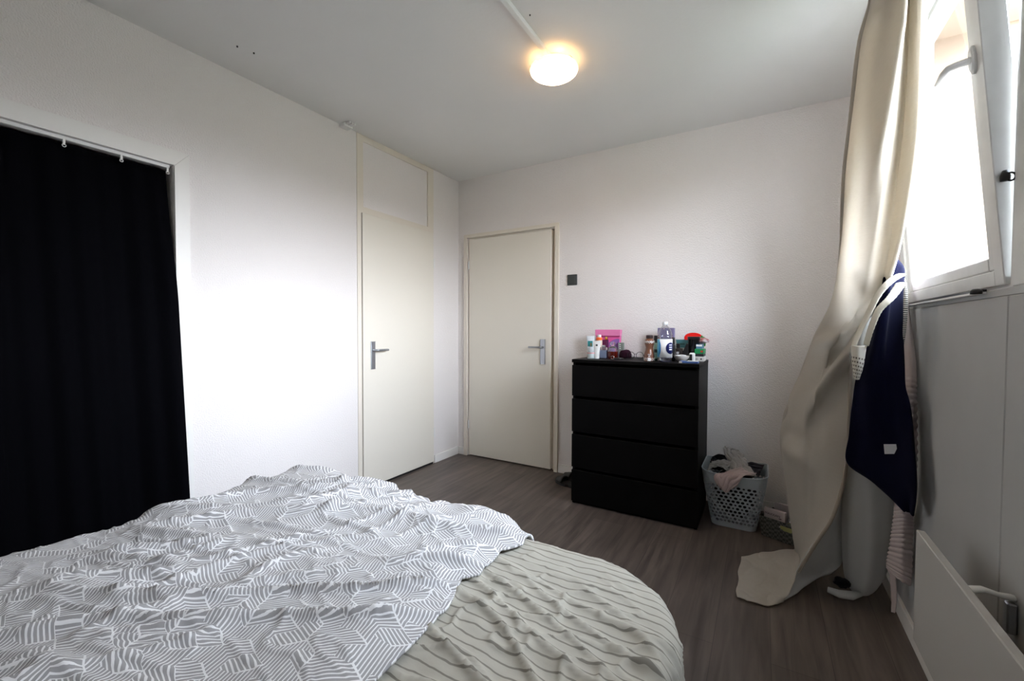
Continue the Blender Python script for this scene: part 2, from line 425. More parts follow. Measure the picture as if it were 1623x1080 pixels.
# baseboards
def base(name, x0, x1, y0, y1): 
    bm = _new(); box(bm, x0, x1, y0, y1, 0, .07, bev=.002); obj(name, bm, PAINT, kind='structure')
base('baseboard_left', 0, .012, -.350, -.0122); base('baseboard_back', 1.056, RX-.012, -.012, 0); base('baseboard_right', RX-.024, RX-.0102, -3.9, -.02)
bm = _new(); box(bm, .012, .076, -.012, 0, 0, .07, bev=.002); obj('trim_6', bm, PAINT, kind='structure')
bm = _new(); box(bm, 0, .012, -2.20, -1.18, 0, .07, bev=.002); obj('trim_7', bm, PAINT, kind='structure')

# casing of the curtained niche: head board and upright, mitred
bm = _new()
prism(bm, [(0, NY1, NZ), (0, NY1+.063, NZ+.072), (0, NY0-.05, NZ+.072), (0, NY0-.05, NZ)], (.012, 0, 0))
obj('trim_4', bm, PAINT, kind='structure')
bm = _new()
prism(bm, [(0, NY1+.001, 0), (0, NY1+.063, 0), (0, NY1+.063, NZ+.070), (0, NY1+.001, NZ-.002)], (.010, 0, 0))
obj('trim_5', bm, PAINT, kind='structure')

# closet door unit in the left wall
t = thing('door_1', (0, -.75, 0), kind='structure')
bm = _new(); FX0, FX1 = -.054, .004
box(bm, FX0, FX1, -1.177, -1.142, 0, 2.0395); box(bm, FX0, FX1, -1.177, -1.122, 2.0395, H-.001); box(bm, FX0, FX1, -.430, -.358, 2.0395, H-.001); box(bm, FX0, FX1, -.364, -.358, 0, 2.0395)
box(bm, FX0, FX1, -1.122, -.430, 2.556, H-.001); box(bm, FX0, FX1, -1.122, -.430, 2.0395, 2.084); box(bm, FX0, -.0455, -1.142, -.364, .012, 2.0395)
obj('frame', bm, TRIMM, t)
bm = _new(); box(bm, FX0, -.006, -1.1215, -.4315, 2.0845, 2.5555); obj('top_panel', bm, WALL, t)
bm = _new(); box(bm, -.045, .012, -1.137, -.3655, .018, 2.0385, bev=.002); leaf = obj('door_leaf', bm, CREAM, t, label='cream flush closet door leaf')
bm = _new(); box(bm, FX0, .001, -1.14, -.36, 0, .012); obj('threshold', bm, DARKM, t)
def handle(parent, o, n, d, zc):
    """o: point on the leaf; n: unit normal; d: lever direction"""
    n = Vector(n); d = Vector(d); o = Vector(o); s = Vector((abs(d.x), abs(d.y), 0))
    M = Matrix((d, n, Vector((0, 0, 1)))).transposed().to_4x4(); M.translation = o
    bm = _new(); box(bm, -.020, .020, 0, .008, zc-.103, zc+.103, bev=.003, mtx=M, seg=2)
    for zz in (zc+.088, zc-.088): lathe(bm, [(.004, 0), (.004, .0015)], o+n*.008+Vector((0, 0, zz)), 10, mtx=Matrix((d, Vector((0,0,-1)), n)).transposed().to_3x3().to_4x4())
    h = obj('backplate', bm, STEEL, parent)
    bm = _new(); z = Vector((0, 0, zc+.038))
    tube(bm, [o+n*.006+z, o+n*.030+z, o+n*.042+d*.004+z, o+n*.046+d*.018+z, o+n*.046+d*.07+z, o+n*.045+d*.112+z, o+n*.036+d*.118+z], [.009, .009, .009, .009, .008, .0085, .008], 10)
    obj('lever', bm, STEEL, parent, smooth=True)
def hinge(parent, p, z):
    bm = _new(); lathe(bm, [(.006, 0), (.007, .004), (.007, .076), (.006, .08)], (p[0], p[1], z-.04), 10); box(bm, p[0]-.002, p[0]+.002, p[1]-.006, p[1]+.006, z-.001, z+.001)
    obj('hinge', bm, WHITEP, parent, smooth=False)
handle(leaf, (.012, -1.050, 0), (1, 0, 0), (0, 1, 0), 1.0)
for z in (.28, 1.78): hinge(t, (.012, -.3605, 0), z)

# bedroom door in the back wall
t = thing('door_2', (.56, 0, 0), kind='structure')
bm = _new()
prism(bm, [(.078, 0, 0), (.112, 0, 0), (.112, 0, 2.052), (1.018, 0, 2.052), (1.018, 0, 0), (1.052, 0, 0), (1.052, 0, 2.083), (.078, 0, 2.083)], (0, -.016, 0))
obj('frame', bm, TRIMM, t)
bm = _new(); box(bm, .116, .127, .010, .058, 0, 2.040); box(bm, .986, 1.0175, .032, .058, 0, 2.040); box(bm, .116, 1.0175, .012, .058, 2.0405, 2.0545); obj('rebate', bm, TRIMM, t)
bm = _new(); box(bm, .130, .982, -.004, .040, .010, 2.036, bev=.003); leaf = obj('door_leaf', bm, CREAM, t, label='cream flush room door leaf')
handle(leaf, (.908, -.004, 0), (0, -1, 0), (-1, 0, 0), 1.008)
for z in (.30, 1.80): hinge(t, (.127, -.006, 0), z)

# ---------------------------------------------------------------- windows
def rotsash(hx, hz, deg):
    return Matrix.Translation((hx, 0, hz)) @ Matrix.Rotation(math.radians(-deg), 4, 'Y') @ Matrix.Translation((-hx, 0, -hz))
t = thing('window_1', (RX, -1.2, WZ0), kind='structure')
bm = _new()
box(bm, RX+.004, RX+.068, -.800, -.7505, WZ0, WZ1); box(bm, RX+.004, RX+.068, -1.7295, -1.700, WZ0, WZ1)
box(bm, RX+.010, RX+.068, -1.700, -.800, WZ0, WZ0+.03); box(bm, RX+.004, RX+.068, -1.700, -.800, WZ1-.04, WZ1)
obj('window_frame', bm, SASHP, t)
S0, S1, SZ0, SZ1 = -1.690, -.800, 1.314, 2.405
M = rotsash(RX-.003, SZ0, 5.1); x0 = RX-.003
bm = _new()
for (a, b, c, d) in ((S0, S0+.05, SZ0, SZ1), (S1-.05, S1, SZ0, SZ1), (S0+.05, S1-.05, SZ0, SZ0+.040), (S0+.05, S1-.05, SZ1-.05, SZ1)):
    box(bm, x0, x0+.052, a, b, c, d, bev=.002, mtx=M)
for (a, b, c, d) in ((S0+.052, S0+.098, SZ0+.042, SZ1-.052), (S1-.098, S1-.052, SZ0+.042, SZ1-.052), (S0+.098, S1-.098, SZ0+.042, SZ0+.080), (S0+.098, S1-.098, SZ1-.09, SZ1-.052)):
    box(bm, x0+.007, x0+.050, a, b, c, d, bev=.004, mtx=M)
sash = obj('sash', bm, SASHP, t)
bm = _new(); box(bm, x0+.030, x0+.036, S0+.09, S1-.09, SZ0+.07, SZ1-.08, mtx=M); obj('glass', bm, GLASS, sash)
# handle: oval rose with a bent lever pointing along the wall
hz = 1.918; hy = -1.645
bm = _new(); R_ = M @ Matrix.Translation((x0, hy, hz)) @ Matrix.Rotation(-PI/2, 4, 'Y')
lathe(bm, [(.019, 0), (.019, .005), (.015, .009)], (0, 0, 0), 20, mtx=R_, sx=2.0, sy=.8)
rose = obj('handle', bm, WHITEP, sash)
bm = _new(); P = [Vector(p) for p in ((x0-.006, hy, hz), (x0-.030, hy+.003, hz), (x0-.046, hy+.012, hz), (x0-.050, hy+.030, hz-.003), (x0-.050, hy+.085, hz-.006))]
tube(bm, [M @ p for p in P], [.011, .011, .011, .011, .008], 10, flat=.8); obj('lever', bm, WHITEP, rose, smooth=True)
# catch with ring on the sash edge
bm = _new(); c = Vector((3.040, -1.697, 1.585)); lathe(bm, [(.009, -.012), (.010, 0), (.006, .014)], c, 12); tube(bm, [c+Vector((.008+.008*math.cos(a), -.006, -.004+.010*math.sin(a))) for a in np.linspace(0, 2*PI, 12, endpoint=False)], .0025, 6, closed=True)
obj('catch', bm, DARKM, sash, smooth=True, label='dark metal catch')
# slotted strip under the sash
bm = _new(); box(bm, RX-.026, RX-.006, -1.60, -.86, 1.2965, 1.3025, bev=.001); st = obj('drip_strip', bm, WHITEP, t)
bm = _new(); box(bm, RX-.020, RX-.006, -1.60, -.86, 1.3035, 1.3095); obj('gap_seal', bm, BLACKP, st)
bm = _new(); lathe(bm, [(.012, 0), (.013, .008), (.008, .014)], (3.020, -1.612, 1.296), 14); obj('knob', bm, BLACKP, st, smooth=True)

t = thing('window_2', (RX, -2.3, WZ0), kind='structure')  # unseen width is assumed, kept narrow to hold back daylight
bm = _new(); box(bm, RX-.004, RX+.06, -1.8295, -1.7305, WZ0, WZ1, bev=.003); box(bm, RX+.01, RX+.06, -2.26, -1.83, WZ0, WZ0+.03); box(bm, RX+.01, RX+.06, -2.26, -1.83, WZ1-.04, WZ1)
obj('window_frame', bm, SASHP, t)
bm = _new()
for (a, b, c, d) in ((-2.255, -2.185, 1.335, 2.40), (-1.90, -1.8315, 1.335, 2.40), (-2.185, -1.90, 1.335, 1.40), (-2.185, -1.90, 2.33, 2.40)): box(bm, RX-.002, RX+.05, a, b, c, d, bev=.003)
s2 = obj('sash', bm, SASHP, t)
bm = _new(); box(bm, RX+.024, RX+.030, -2.19, -1.895, 1.39, 2.34); obj('glass', bm, GLASS, s2)

# ground far outside
bm = _new(); box(bm, RX+.9, 60, -40, 40, -3.3, -3.0); obj('ground', bm, mat('outdoor_ground', (.12, .12, .10), .9, vary=(.3, (.08, .1, .06))), kind='structure')

# ================================================================== FIXTURES
LX, LY = 1.560, -1.205
t = thing('ceiling_lamp', (LX, LY, 2.60), 'round opal glass ceiling lamp glowing warm at the end of the cable duct', 'lamp')
bm = _new(); lathe(bm, [(.050, 2.563), (.062, 2.570), (.062, 2.5995)], (LX, LY, 0), 32); obj('base', bm, WHITEP, t, smooth=False)
OPAL = mat('opal_glass', (.9, .85, .75), .3, emit=((1.0, .66, .38), 26.0))
bm = _new(); lathe(bm, [(.012, 2.508), (.060, 2.512), (.095, 2.523), (.116, 2.536), (.122, 2.542)], (LX, LY, 0), 48); obj('lamp_shade', bm, OPAL, t, smooth=True)
DIM = mat('opal_glass_rim', (.85, .80, .72), .3, emit=((1.0, .60, .26), 2.8))
bm = _new(); lathe(bm, [(.1225, 2.5421), (.126, 2.550), (.124, 2.555), (.10, 2.557), (.052, 2.558)], (LX, LY, 0), 48); obj('shade_rim', bm, DIM, t, smooth=True)
for k in range(3):
    a = math.radians(100+120*k); bm = _new(); tube(bm, [(LX+.058*math.cos(a), LY+.058*math.sin(a), 2.575), (LX+.11*math.cos(a), LY+.11*math.sin(a), 2.572), (LX+.128*math.cos(a), LY+.128*math.sin(a), 2.553)], .0022, 6); obj('clip', bm, STEEL, t, smooth=True)
ld = bpy.data.lights.new('lamp_bulb', 'POINT'); ld.color = (1.0, .62, .30); ld.energy = .04; ld.shadow_soft_size = .012
for k in range(4):
    a = math.radians(45+90*k); lo = bpy.data.objects.new('lamp_bulb', ld); COL.objects.link(lo); lo.parent = t
    lo.location = (.088*math.cos(a), .088*math.sin(a), -.026)
bm = _new(); box(bm, LX-.010, LX+.012, YB+.001, LY-.063, 2.576, 2.5995, bev=.002); tag(obj('cable_duct', bm, WHITEP), 'narrow white cable duct running across the ceiling to the lamp', 'cable duct')
t = thing('cable_outlet', (.045, -1.29, 2.6), 'small white plastic cable outlet on the ceiling above the left wall', 'cable outlet')
bm = _new(); box(bm, .003, .060, -1.325, -1.255, 2.575, 2.5998, bev=.004); b_ = obj('body', bm, WHITEP, t)
bm = _new()
for k in range(3): box(bm, .060, .105, -1.318+k*.020, -1.306+k*.020, 2.584, 2.597, bev=.002)
obj('prongs', bm, WHITEP, t)
for i, (x, y) in enumerate(((.249, -2.100), (.268, -2.03))):
    bm = _new(); lathe(bm, [(.004, 2.594), (.004, 2.5999)], (x, y, 0), 8); obj('screw', bm, DARKM, label=['dark screw left in the ceiling, nearer the corner above the black curtain', 'smaller dark screw in the ceiling beside its twin, nearer the lamp'][i], cat='screw', group='screws left in the ceiling')
bm = _new(); lathe(bm, [(.003, 2.595), (.003, 2.5999)], (1.604, -1.552, 0), 8); obj('screw', bm, DARKM, label='tiny dark screw in the ceiling beside the white cable duct', cat='screw')
t = thing('light_switch', (1.171, 0, 1.60), 'square anthracite light switch on the wall right of the door', 'light switch')
bm = _new(); box(bm, 1.128, 1.214, -.010, -.0002, 1.560, 1.646, bev=.003); obj('cover_plate', bm, SWITCH, t)
bm = _new(); box(bm, 1.140, 1.202, -.014, -.0101, 1.572, 1.634, bev=.002); obj('rocker', bm, SWITCH, t)

# ---------------------------------------------------------------- black curtain in the niche
rows = []
def cy(s, z):  # right edge leans out towards the bottom
    return -3.70 + s*((-2.300 + (2.0-z)*.030) - (-3.70))
P = []
for z in np.linspace(1.972, .03, 60):
    r_ = []
    for s in np.linspace(0, 1, 260):
        y = cy(s, z); a = .006+.012*(2-z)/2
        x = -.030 + a*math.sin(s*27+.6*math.sin(z*1.3+s*5)) + .008*math.sin(s*97+z)
        x += .060*float(sstep(.84, .99, s))*float(sstep(-1.95, -1.30, -z))
        r_.append((x, y, z))
    P.append(r_)
t = thing('black_curtain', (-.03, -3.0, 0), 'black floor length curtain filling the wall opening beside the bed', 'curtain')
obj('cloth', gridmesh(P), BLKCUR, t, smooth=True, solid=.002)
bm = _new()
box(bm, -.045, -.008, NY0+.01, NY1-.012, 1.984, 1.9995, bev=.002); obj('curtain_rail', bm, WHITEP, t, label='white curtain rail')
for y in (-2.300, -2.475, -2.66, -2.85, -3.05):
    bm = _new(); box(bm, -.012, -.006, y-.004, y+.004, 1.962, 1.985, bev=.001); tube(bm, [(-.008, y+.006*math.cos(a), 1.960+.006*math.sin(a)) for a in np.linspace(0, 2*PI, 10, endpoint=False)], .0015, 5, closed=True); obj('runner', bm, WHITEP, t)

# ================================================================== BED
t = thing('bed', (1.38, -2.7, 0), 'double bed in front of the camera under rumpled grey bedding', 'bed')
DW = mat('dark_bed_wood', (.05, .045, .04), .6)
bm = _new(); box(bm, .48, 2.27, -3.42, -3.39, .10, .26, bev=.003); box(bm, .48, 2.27, -2.03, -2.00, .10, .26, bev=.003); box(bm, .48, .51, -3.389, -2.031, .10, .26, bev=.003); box(bm, 2.24, 2.27, -3.389, -2.031, .10, .26, bev=.003); box(bm, .511, 2.239, -3.388, -2.032, .18, .20)
obj('frame', bm, DW, t)
for x in (.52, 2.20):
    for y in (-3.37, -2.06): bm = _new(); box(bm, x-.025, x+.025, y-.025, y+.025, 0, .10); obj('leg', bm, DW, t)
bm = _new(); box(bm, .49, 2.26, -3.41, -2.02, .262, .435, bev=.03, seg=3); obj('mattress', bm, fabric('mattress_cloth', (.7, .7, .68), 0, 200), t, smooth=False)

def drape(X, Y, core, rc, ztop, r, hang_min=.05, flare=.05, pleat=.0, pk=30):
    """map planar cloth points onto a rounded-rectangle slab that they hang over"""
    x0, x1, y0, y1 = core; cx = (x0+x1)/2; cyy = (y0+y1)/2; hx = (x1-x0)/2-rc; hy = (y1-y0)/2-rc
    qx = X-cx; qy = Y-cyy; ex = np.clip(qx, -hx, hx); ey = np.clip(qy, -hy, hy)
    dx = qx-ex; dy = qy-ey; d = np.hypot(dx, dy)+1e-9; sd = np.maximum(d-rc, 0); nx = dx/d; ny = dy/d
    bx = cx+ex+nx*np.minimum(d, rc); by = cyy+ey+ny*np.minimum(d, rc)
    arc = r*PI/2; th = np.minimum(sd, arc)/r; rest = np.maximum(sd-arc, 0)
    per = np.arctan2(ny, nx)*rc*1.5 + ex*1.3 - ey*1.3
    off = r*np.sin(th) + rest*flare + pleat*np.minimum(rest/.15, 1)*(.5+.5*np.sin(per*pk+2*perlin(per*6, rest*3, 3)))
    z = ztop - r*(1-np.cos(th)) - rest*.99
    top = 1-sstep(0, arc, sd)
    return bx+nx*off, by+ny*off, np.maximum(z, .03), nx*np.sin(th), ny*np.sin(th), np.cos(th), top
# striped under-cover
nx_, ny_ = 300, 330
X, Y = np.meshgrid(np.linspace(1.66, 2.78, nx_), np.linspace(-3.75, -1.50, ny_))
px, py, pz, n1, n2, n3, top = drape(X, Y, (.46, 2.312, -3.50, -1.958), .26, .452, .050, pleat=.022, pk=34)
wx = X+.05*perlin(X*3, Y*3, 1); wy = Y+.06*perlin(X*2.2, Y*2.2, 2)
A_ = .5*(wx-1.6)
hgt = .015*perlin(wx*2.2, wy*9+wx*2.5, 4) + .016*(ridge(wx*2.0, wy*8+wx*3, 5, .12)) + .010*ridge(wx*7-wy*3, wy*11, 6, .10) + .006*perlin(wx*16, wy*24, 7)
mask = sstep(-1.95, -2.35, Y)*.75+.25
hgt = hgt*mask + .006*perlin(X*14, Y*5, 9)*(1-mask)
px, py, pz = px+n1*hgt, py+n2*hgt, pz+n3*hgt
Pg = np.stack([px, py, np.maximum(pz, .012)], 2)
o = obj('striped_bedspread', gridmesh(Pg.tolist(), np.stack([X, Y], 2).tolist()), stripe_mat(), smooth=True, solid=.003, off=1,
    label='beige and grey striped bedspread covering the foot end of the bed', cat='bedspread')
# patterned duvet
def xe(y):
    ys = [-3.8, -3.2, -2.716, -2.56, -2.398, -2.277, -2.235, -2.094, -2.02, -1.94, -1.7]
    xs = [1.90, 1.86, 1.850, 1.842, 1.828, 1.780, 1.812, 1.800, 1.838, 1.818, 1.80]
    return np.interp(y, ys, xs)
nx_, ny_ = 400, 460
U, Y = np.meshgrid(np.linspace(0, 1, nx_), np.linspace(-3.80, -1.62, ny_))
X = .22 + U*(xe(Y)-.22)
px, py, pz, n1, n2, n3, top = drape(X, Y, (.535, 2.6, -3.50, -1.958), .10, .468, .062, pleat=.012, pk=26)
wx = X+.07*perlin(X*2.7, Y*2.7, 11); wy = Y+.07*perlin(X*2.7, Y*2.7, 12)
d1 = wx*.80+wy*.60; d2 = -wx*.60+wy*.80     # creases run obliquely across the bed
hgt = .016*perlin(d1*2.6, d2*4, 13) + .019*ridge(d1*.9, d2*5.2, 14, .14) + .013*ridge((wx*.5+wy*.86)*1.6, (wx*.86-wy*.5)*7, 15, .13)*np.clip(.5+1.6*perlin(X*1.8, Y*1.8, 18), 0, 1) + .010*ridge((wx*.95+wy*.3)*2.0, (-wx*.3+wy*.95)*9, 25, .12)*np.clip(.4-1.6*perlin(X*1.8, Y*1.8, 28), 0, 1) + .003*ridge(wx*7, wy*13, 16, .14) + .0018*perlin(wx*24, wy*24, 17)
puff = .018*np.exp(-((X-.95)**2/.10+(Y+2.15)**2/.02)) + .012
edge = sstep(0, .10, xe(Y)-X)
hgt = (hgt*1.55-.012+puff)*(.35+.65*edge)+.010*edge
px, py, pz = px+n1*hgt*.8, py+n2*hgt*.8, pz+n3*hgt
pz = pz - .004*(1-edge)
Pg = np.stack([px, py, np.maximum(pz, .02)], 2)
o = obj('patterned_duvet', gridmesh(Pg.tolist(), np.stack([X*.966+Y*.259, -X*.259+Y*.966], 2).tolist()), duvet_mat(), smooth=True, solid=.008, off=1,
    label='rumpled white duvet with grey hatched geometric pattern lying on the bed', cat='duvet')

# ================================================================== CHEST OF DRAWERS
GX0, GX1, GY0, GY1, GZ = 1.397, 2.200, -.543, -.063, .995
t = thing('chest_of_drawers', ((GX0+GX1)/2, (GY0+GY1)/2, 0), 'tall black-brown chest of four drawers against the back wall', 'chest of drawers')
bm = _new(); box(bm, GX0, GX1, GY0-.004, GY1, GZ-.022, GZ, bev=.002); obj('top', bm, CHEST, t)
for x in (GX0+.002, GX1-.020):
    bm = _new(); box(bm, x, x+.018, GY0+.02, GY1, 0, GZ-.0225); obj('side_panel', bm, CHEST, t)
bm = _new(); box(bm, GX0+.021, GX1-.021, GY1-.008, GY1, .01, GZ-.023); obj('back_panel', bm, CHEST, t)
bm = _new(); box(bm, GX0+.021, GX1-.021, GY0+.03, GY0+.05, 0, .06); obj('plinth', bm, CHEST, t)
zz = [(.745, .955), (.500, .725), (.255, .480), (.020, .235)]
for z0, z1 in zz:
    bm = _new()
    box(bm, GX0+.001, GX1-.001, GY0+.001, GY0+.018, z0, z1, bev=.0015)
    prism(bm, [(GX0+.022, GY0+.0185, z1-.05), (GX0+.022, GY0+.0185, z1-.002), (GX0+.022, GY0+.030, z1-.008), (GX0+.022, GY0+.030, z1-.05)], (GX1-GX0-.044, 0, 0))
    box(bm, GX0+.03, GX1-.03, GY0+.031, GY1-.03, z0+.03, z1-.06)
    obj('drawer', bm, CHEST, t)
TZ = GZ
# ---------------------------------------------------------------- things on the chest
WH = mat('white_label', (.85, .85, .84), .4)
TEAL = mat('teal_plastic', (.03, .28, .30), .35)
DTEAL = mat('deep_teal', (.01, .13, .20), .35)
AMBER = mat('amber_liquid', (.16, .012, .006), .08, trans=.35)
CLEAR = mat('clear_glass', (.92, .95, .97), .05, trans=.9, ior=1.3)
FROST = mat('frosted_glass', (.62, .70, .70), .25, trans=.35)
GOLD = mat('gold_metal', (.75, .48, .14), .25, .95)
def rbox(name, m, x0, x1, y0, y1, z0, z1, parent=None, bev=.002, rot=0., tilt=0., **k):
    bm = _new(); c = Vector(((x0+x1)/2, (y0+y1)/2, z0)); M = Matrix.Translation(c) @ Matrix.Rotation(rot, 4, 'Z') @ Matrix.Rotation(tilt, 4, 'Y') @ Matrix.Translation(-c)
    box(bm, x0, x1, y0, y1, z0, z1, bev=bev, mtx=M); return obj(name, bm, m, parent, **k)
def rlathe(name, m, prof, c, parent=None, seg=24, smooth=True, ang=40, **k):
    bm = _new(); a = k.pop('sx', 1.); b = k.pop('sy', 1.); lathe(bm, prof, c, seg, sx=a, sy=b); return sharp(obj(name, bm, m, parent, smooth=smooth, **k), ang)
# frosted bottle at the left corner
c = (1.486, -.42, TZ)
t = thing('cosmetic_bottle', c, 'short clear frosted cosmetic bottle at the left corner of the chest', 'bottle')
rlathe('body', FROST, [(.022, 0), (.026, .003), (.026, .046), (.023, .050)], c, t)
rlathe('cap', mat('pale_clear_cap', (.75, .80, .82), .2, trans=.3), [(.021, .051), (.022, .053), (.022, .076), (.020, .078)], c, t)
rlathe('label', mat('rose_label', (.62, .22, .22), .5), [(.0262, .036), (.0263, .0365), (.0263, .042), (.0262, .0425)], c, t)
def cosm_tube(name, m, x, y, w, h, label, capm=None, caph=.02, up=False, emb=None, parentlab=True):
    """a crimped tube standing on its cap: flat and wide at the top"""
    t = thing(name, (x, y, TZ), label, 'tube')
    bm = _new(); rings = []
    N = 20
    for s in np.linspace(0, 1, 8):
        rx = w*.5*(.60+.40*s); ry = w*.30*(1-s)+.0015; z = TZ+caph+.0005+s*(h-caph)
        rings.append([bm.verts.new((x+rx*math.cos(2*PI*k/N), y+ry*math.sin(2*PI*k/N), z)) for k in range(N)])
    for a, b in zip(rings, rings[1:]):
        for k in range(N): bm.faces.new((a[k], a[(k+1) % N], b[(k+1) % N], b[k]))
    bm.faces.new(list(reversed(rings[0]))); bm.faces.new(rings[-1])
    sharp(obj('body', bm, m, t, smooth=True), 50)
    rlathe('cap', capm or m, [(w*.28, 0), (w*.29, .001), (w*.29, caph-.001), (w*.28, caph)], (x, y, TZ), t)
    return t
PALEW = mat('pale_white_plastic', (.80, .86, .90), .35)
t = cosm_tube('skincare_tube', PALEW, 1.460, -.355, .062, .156, 'white tube with teal picture label standing behind the frosted bottle')
rbox('label', TEAL, 1.446, 1.482, -.3735, -.3715, TZ+.083, TZ+.122, t, bev=0)
rbox('emblem', mat('label_brown', (.30, .20, .08), .5), 1.466, 1.476, -.3755, -.3745, TZ+.086, TZ+.108, t, bev=0)
t = cosm_tube('skincare_tube', WH, 1.523, -.40, .058, .122, 'plain white tube with small black emblem beside the frosted bottle')
rbox('emblem', BLACKP, 1.518, 1.532, -.4095, -.4085, TZ+.088, TZ+.100, t, bev=0)
c = (1.505, -.30, TZ)
t = thing('lotion_bottle', c, 'white capped lotion bottle with an orange shoulder, behind the white tubes', 'bottle')
rlathe('body', mat('cream_lotion', (.75, .62, .50), .35), [(.020, 0), (.022, .003), (.022, .122), (.021, .126)], c, t)
rlathe('shoulder', mat('orange_plastic', (.90, .16, .03), .35), [(.0215, .1265), (.0225, .129), (.0225, .143), (.015, .147)], c, t)
rlathe('cap', WH, [(.013, .1475), (.0135, .149), (.0135, .164), (.012, .166)], c, t)
t = thing('perfume_bottle', (1.551, -.34, TZ), 'rectangular perfume bottle with blue-grey liquid beside the white tube', 'perfume bottle')
rbox('body', mat('blue_grey_glass', (.18, .22, .32), .12, coat=.5), 1.527, 1.576, -.355, -.325, TZ, TZ+.058, t, bev=.003)
rbox('shoulder', CLEAR, 1.528, 1.575, -.354, -.326, TZ+.0585, TZ+.078, t, bev=.003)
rbox('cap', mat('silver_cap', (.75, .75, .78), .2, .9), 1.538, 1.564, -.350, -.330, TZ+.0785, TZ+.094, t, bev=.003)
t = thing('perfume_bottle', (1.522, -.22, TZ), 'plum perfume bottle with a gold stopper in front of the pink bag', 'perfume bottle')
rbox('body', mat('plum_glass', (.11, .01, .06), .15, coat=.5), 1.500, 1.545, -.235, -.205, TZ, TZ+.128, t, bev=.003)
rlathe('stopper', GOLD, [(.014, .1285), (.018, .130), (.008, .134), (.013, .142), (.006, .150), (.002, .152)], (1.532, -.22, TZ), t)
# pink gift bag
t = thing('pink_pouch', (1.513, -.115, TZ), 'pink and magenta pouch with purple wave leaning at the wall behind the perfumes', 'pouch')
PK = mat('pink_foil', (.72, .10, .33), .4)
bm = _new(); P = []
for s in np.linspace(0, 1, 10):
    P.append([(1.418+.190*u+(.004*math.sin(9*u) if s > .8 else 0), -.130-.018*math.sin(PI*u)*(1-s)+.02*s, TZ+.004+.196*s+(.003*math.sin(14*u) if s == 1 else 0)) for u in np.linspace(0, 1, 14)])
obj('body', gridmesh(P), PK, t, smooth=True, solid=.022, off=-1)
bm = _new(); box(bm, 1.416, 1.611, -.136, -.112, TZ+.155, TZ+.203, bev=.002); obj('flap', bm, mat('light_pink_foil', (.78, .22, .45), .4), t)
prof = [(1.530+.078*s, -.1535, TZ+.105+.030*math.sin(s*PI*.6)) for s in np.linspace(0, 1, 9)]
bm = _new(); prism(bm, [(1.530, -.1535, TZ+.01), (1.606, -.1535, TZ+.01)]+list(reversed(prof)), (0, .003, 0)); obj('wave_print', bm, mat('violet_print', (.28, .13, .42), .4), t)
# flacon
c = (1.614, -.33, TZ)
t = thing('round_flacon', c, 'round glass flacon half full of dark amber perfume', 'perfume bottle')
rlathe('body', AMBER, [(.028, 0), (.034, .004), (.035, .045), (.034, .050)], c, t)
rlathe('shoulder', CLEAR, [(.034, .0505), (.034, .062), (.026, .080), (.014, .086)], c, t)
rlathe('stopper', CLEAR, [(.010, .0865), (.013, .092), (.020, .102), (.016, .114), (.004, .118)], c, t)
c = (1.673, -.385, TZ)
t = thing('jewellery_stand', c, 'thin black and silver rod stand on a round foot beside the flacon', 'stand')
rlathe('foot', BLACKP, [(.034, 0), (.036, .003), (.034, .009), (.006, .012)], (1.673, -.385, TZ), t)
rlathe('rod', STEEL, [(.0028, .0125), (.0028, .108), (.001, .110)], c, t, seg=10)
bm = _new(); tube(bm, [(1.650+.011*math.cos(a), -.445-.002*math.sin(a), TZ+.0135+.011*math.sin(a)) for a in np.linspace(0, 2*PI, 22, endpoint=False)], .0022, 8, closed=True)
obj('ring', bm, mat('silver', (.75, .75, .75), .2, 1.), smooth=True, label='small silver ring standing on edge in front of the flacon', cat='ring')
t = thing('grey_box', (1.624, -.16, TZ), 'slim grey-green carton standing right of the pink pouch', 'box')
GB = mat('grey_green_card', (.22, .25, .22), .6)
rbox('carton', GB, 1.606, 1.642, -.175, -.140, TZ, TZ+.108, t)
for k in range(3): rbox('print_mark', WH, 1.616, 1.626, -.1762, -.1752, TZ+.062+k*.014, TZ+.068+k*.014, t, bev=0)
def crumple(name, c, r, m, seed, amp=.35, parent=None, sub=4, **k):
    bm = _new(); bmesh.ops.create_icosphere(bm, subdivisions=sub, radius=1.0)
    for v in bm.verts:
        d = v.co.normalized(); n = mnoise.noise(d*1.6+Vector((seed, 0, 0))); rd = 1-abs(mnoise.noise(d*3.3+Vector((0, seed, 0))))*2.2
        f = 1+amp*(n+.55*rd-.35)
        z = d.z*r[2]*f
        v.co = Vector((c[0]+d.x*r[0]*f, c[1]+d.y*r[1]*f, max(c[2]+z, k.get('zmin', -9))))
    k.pop('zmin', None)
    return obj(name, bm, m, parent, smooth=True, **k)
crumple('cloth_pouch', (1.668, -.215, TZ+.024), (.048, .035, .034), fabric('plum_velvet', (.035, .008, .022), 0, 200), 3, .3, zmin=TZ+.001, label='dark plum soft pouch lying behind the rod stand', cat='pouch')
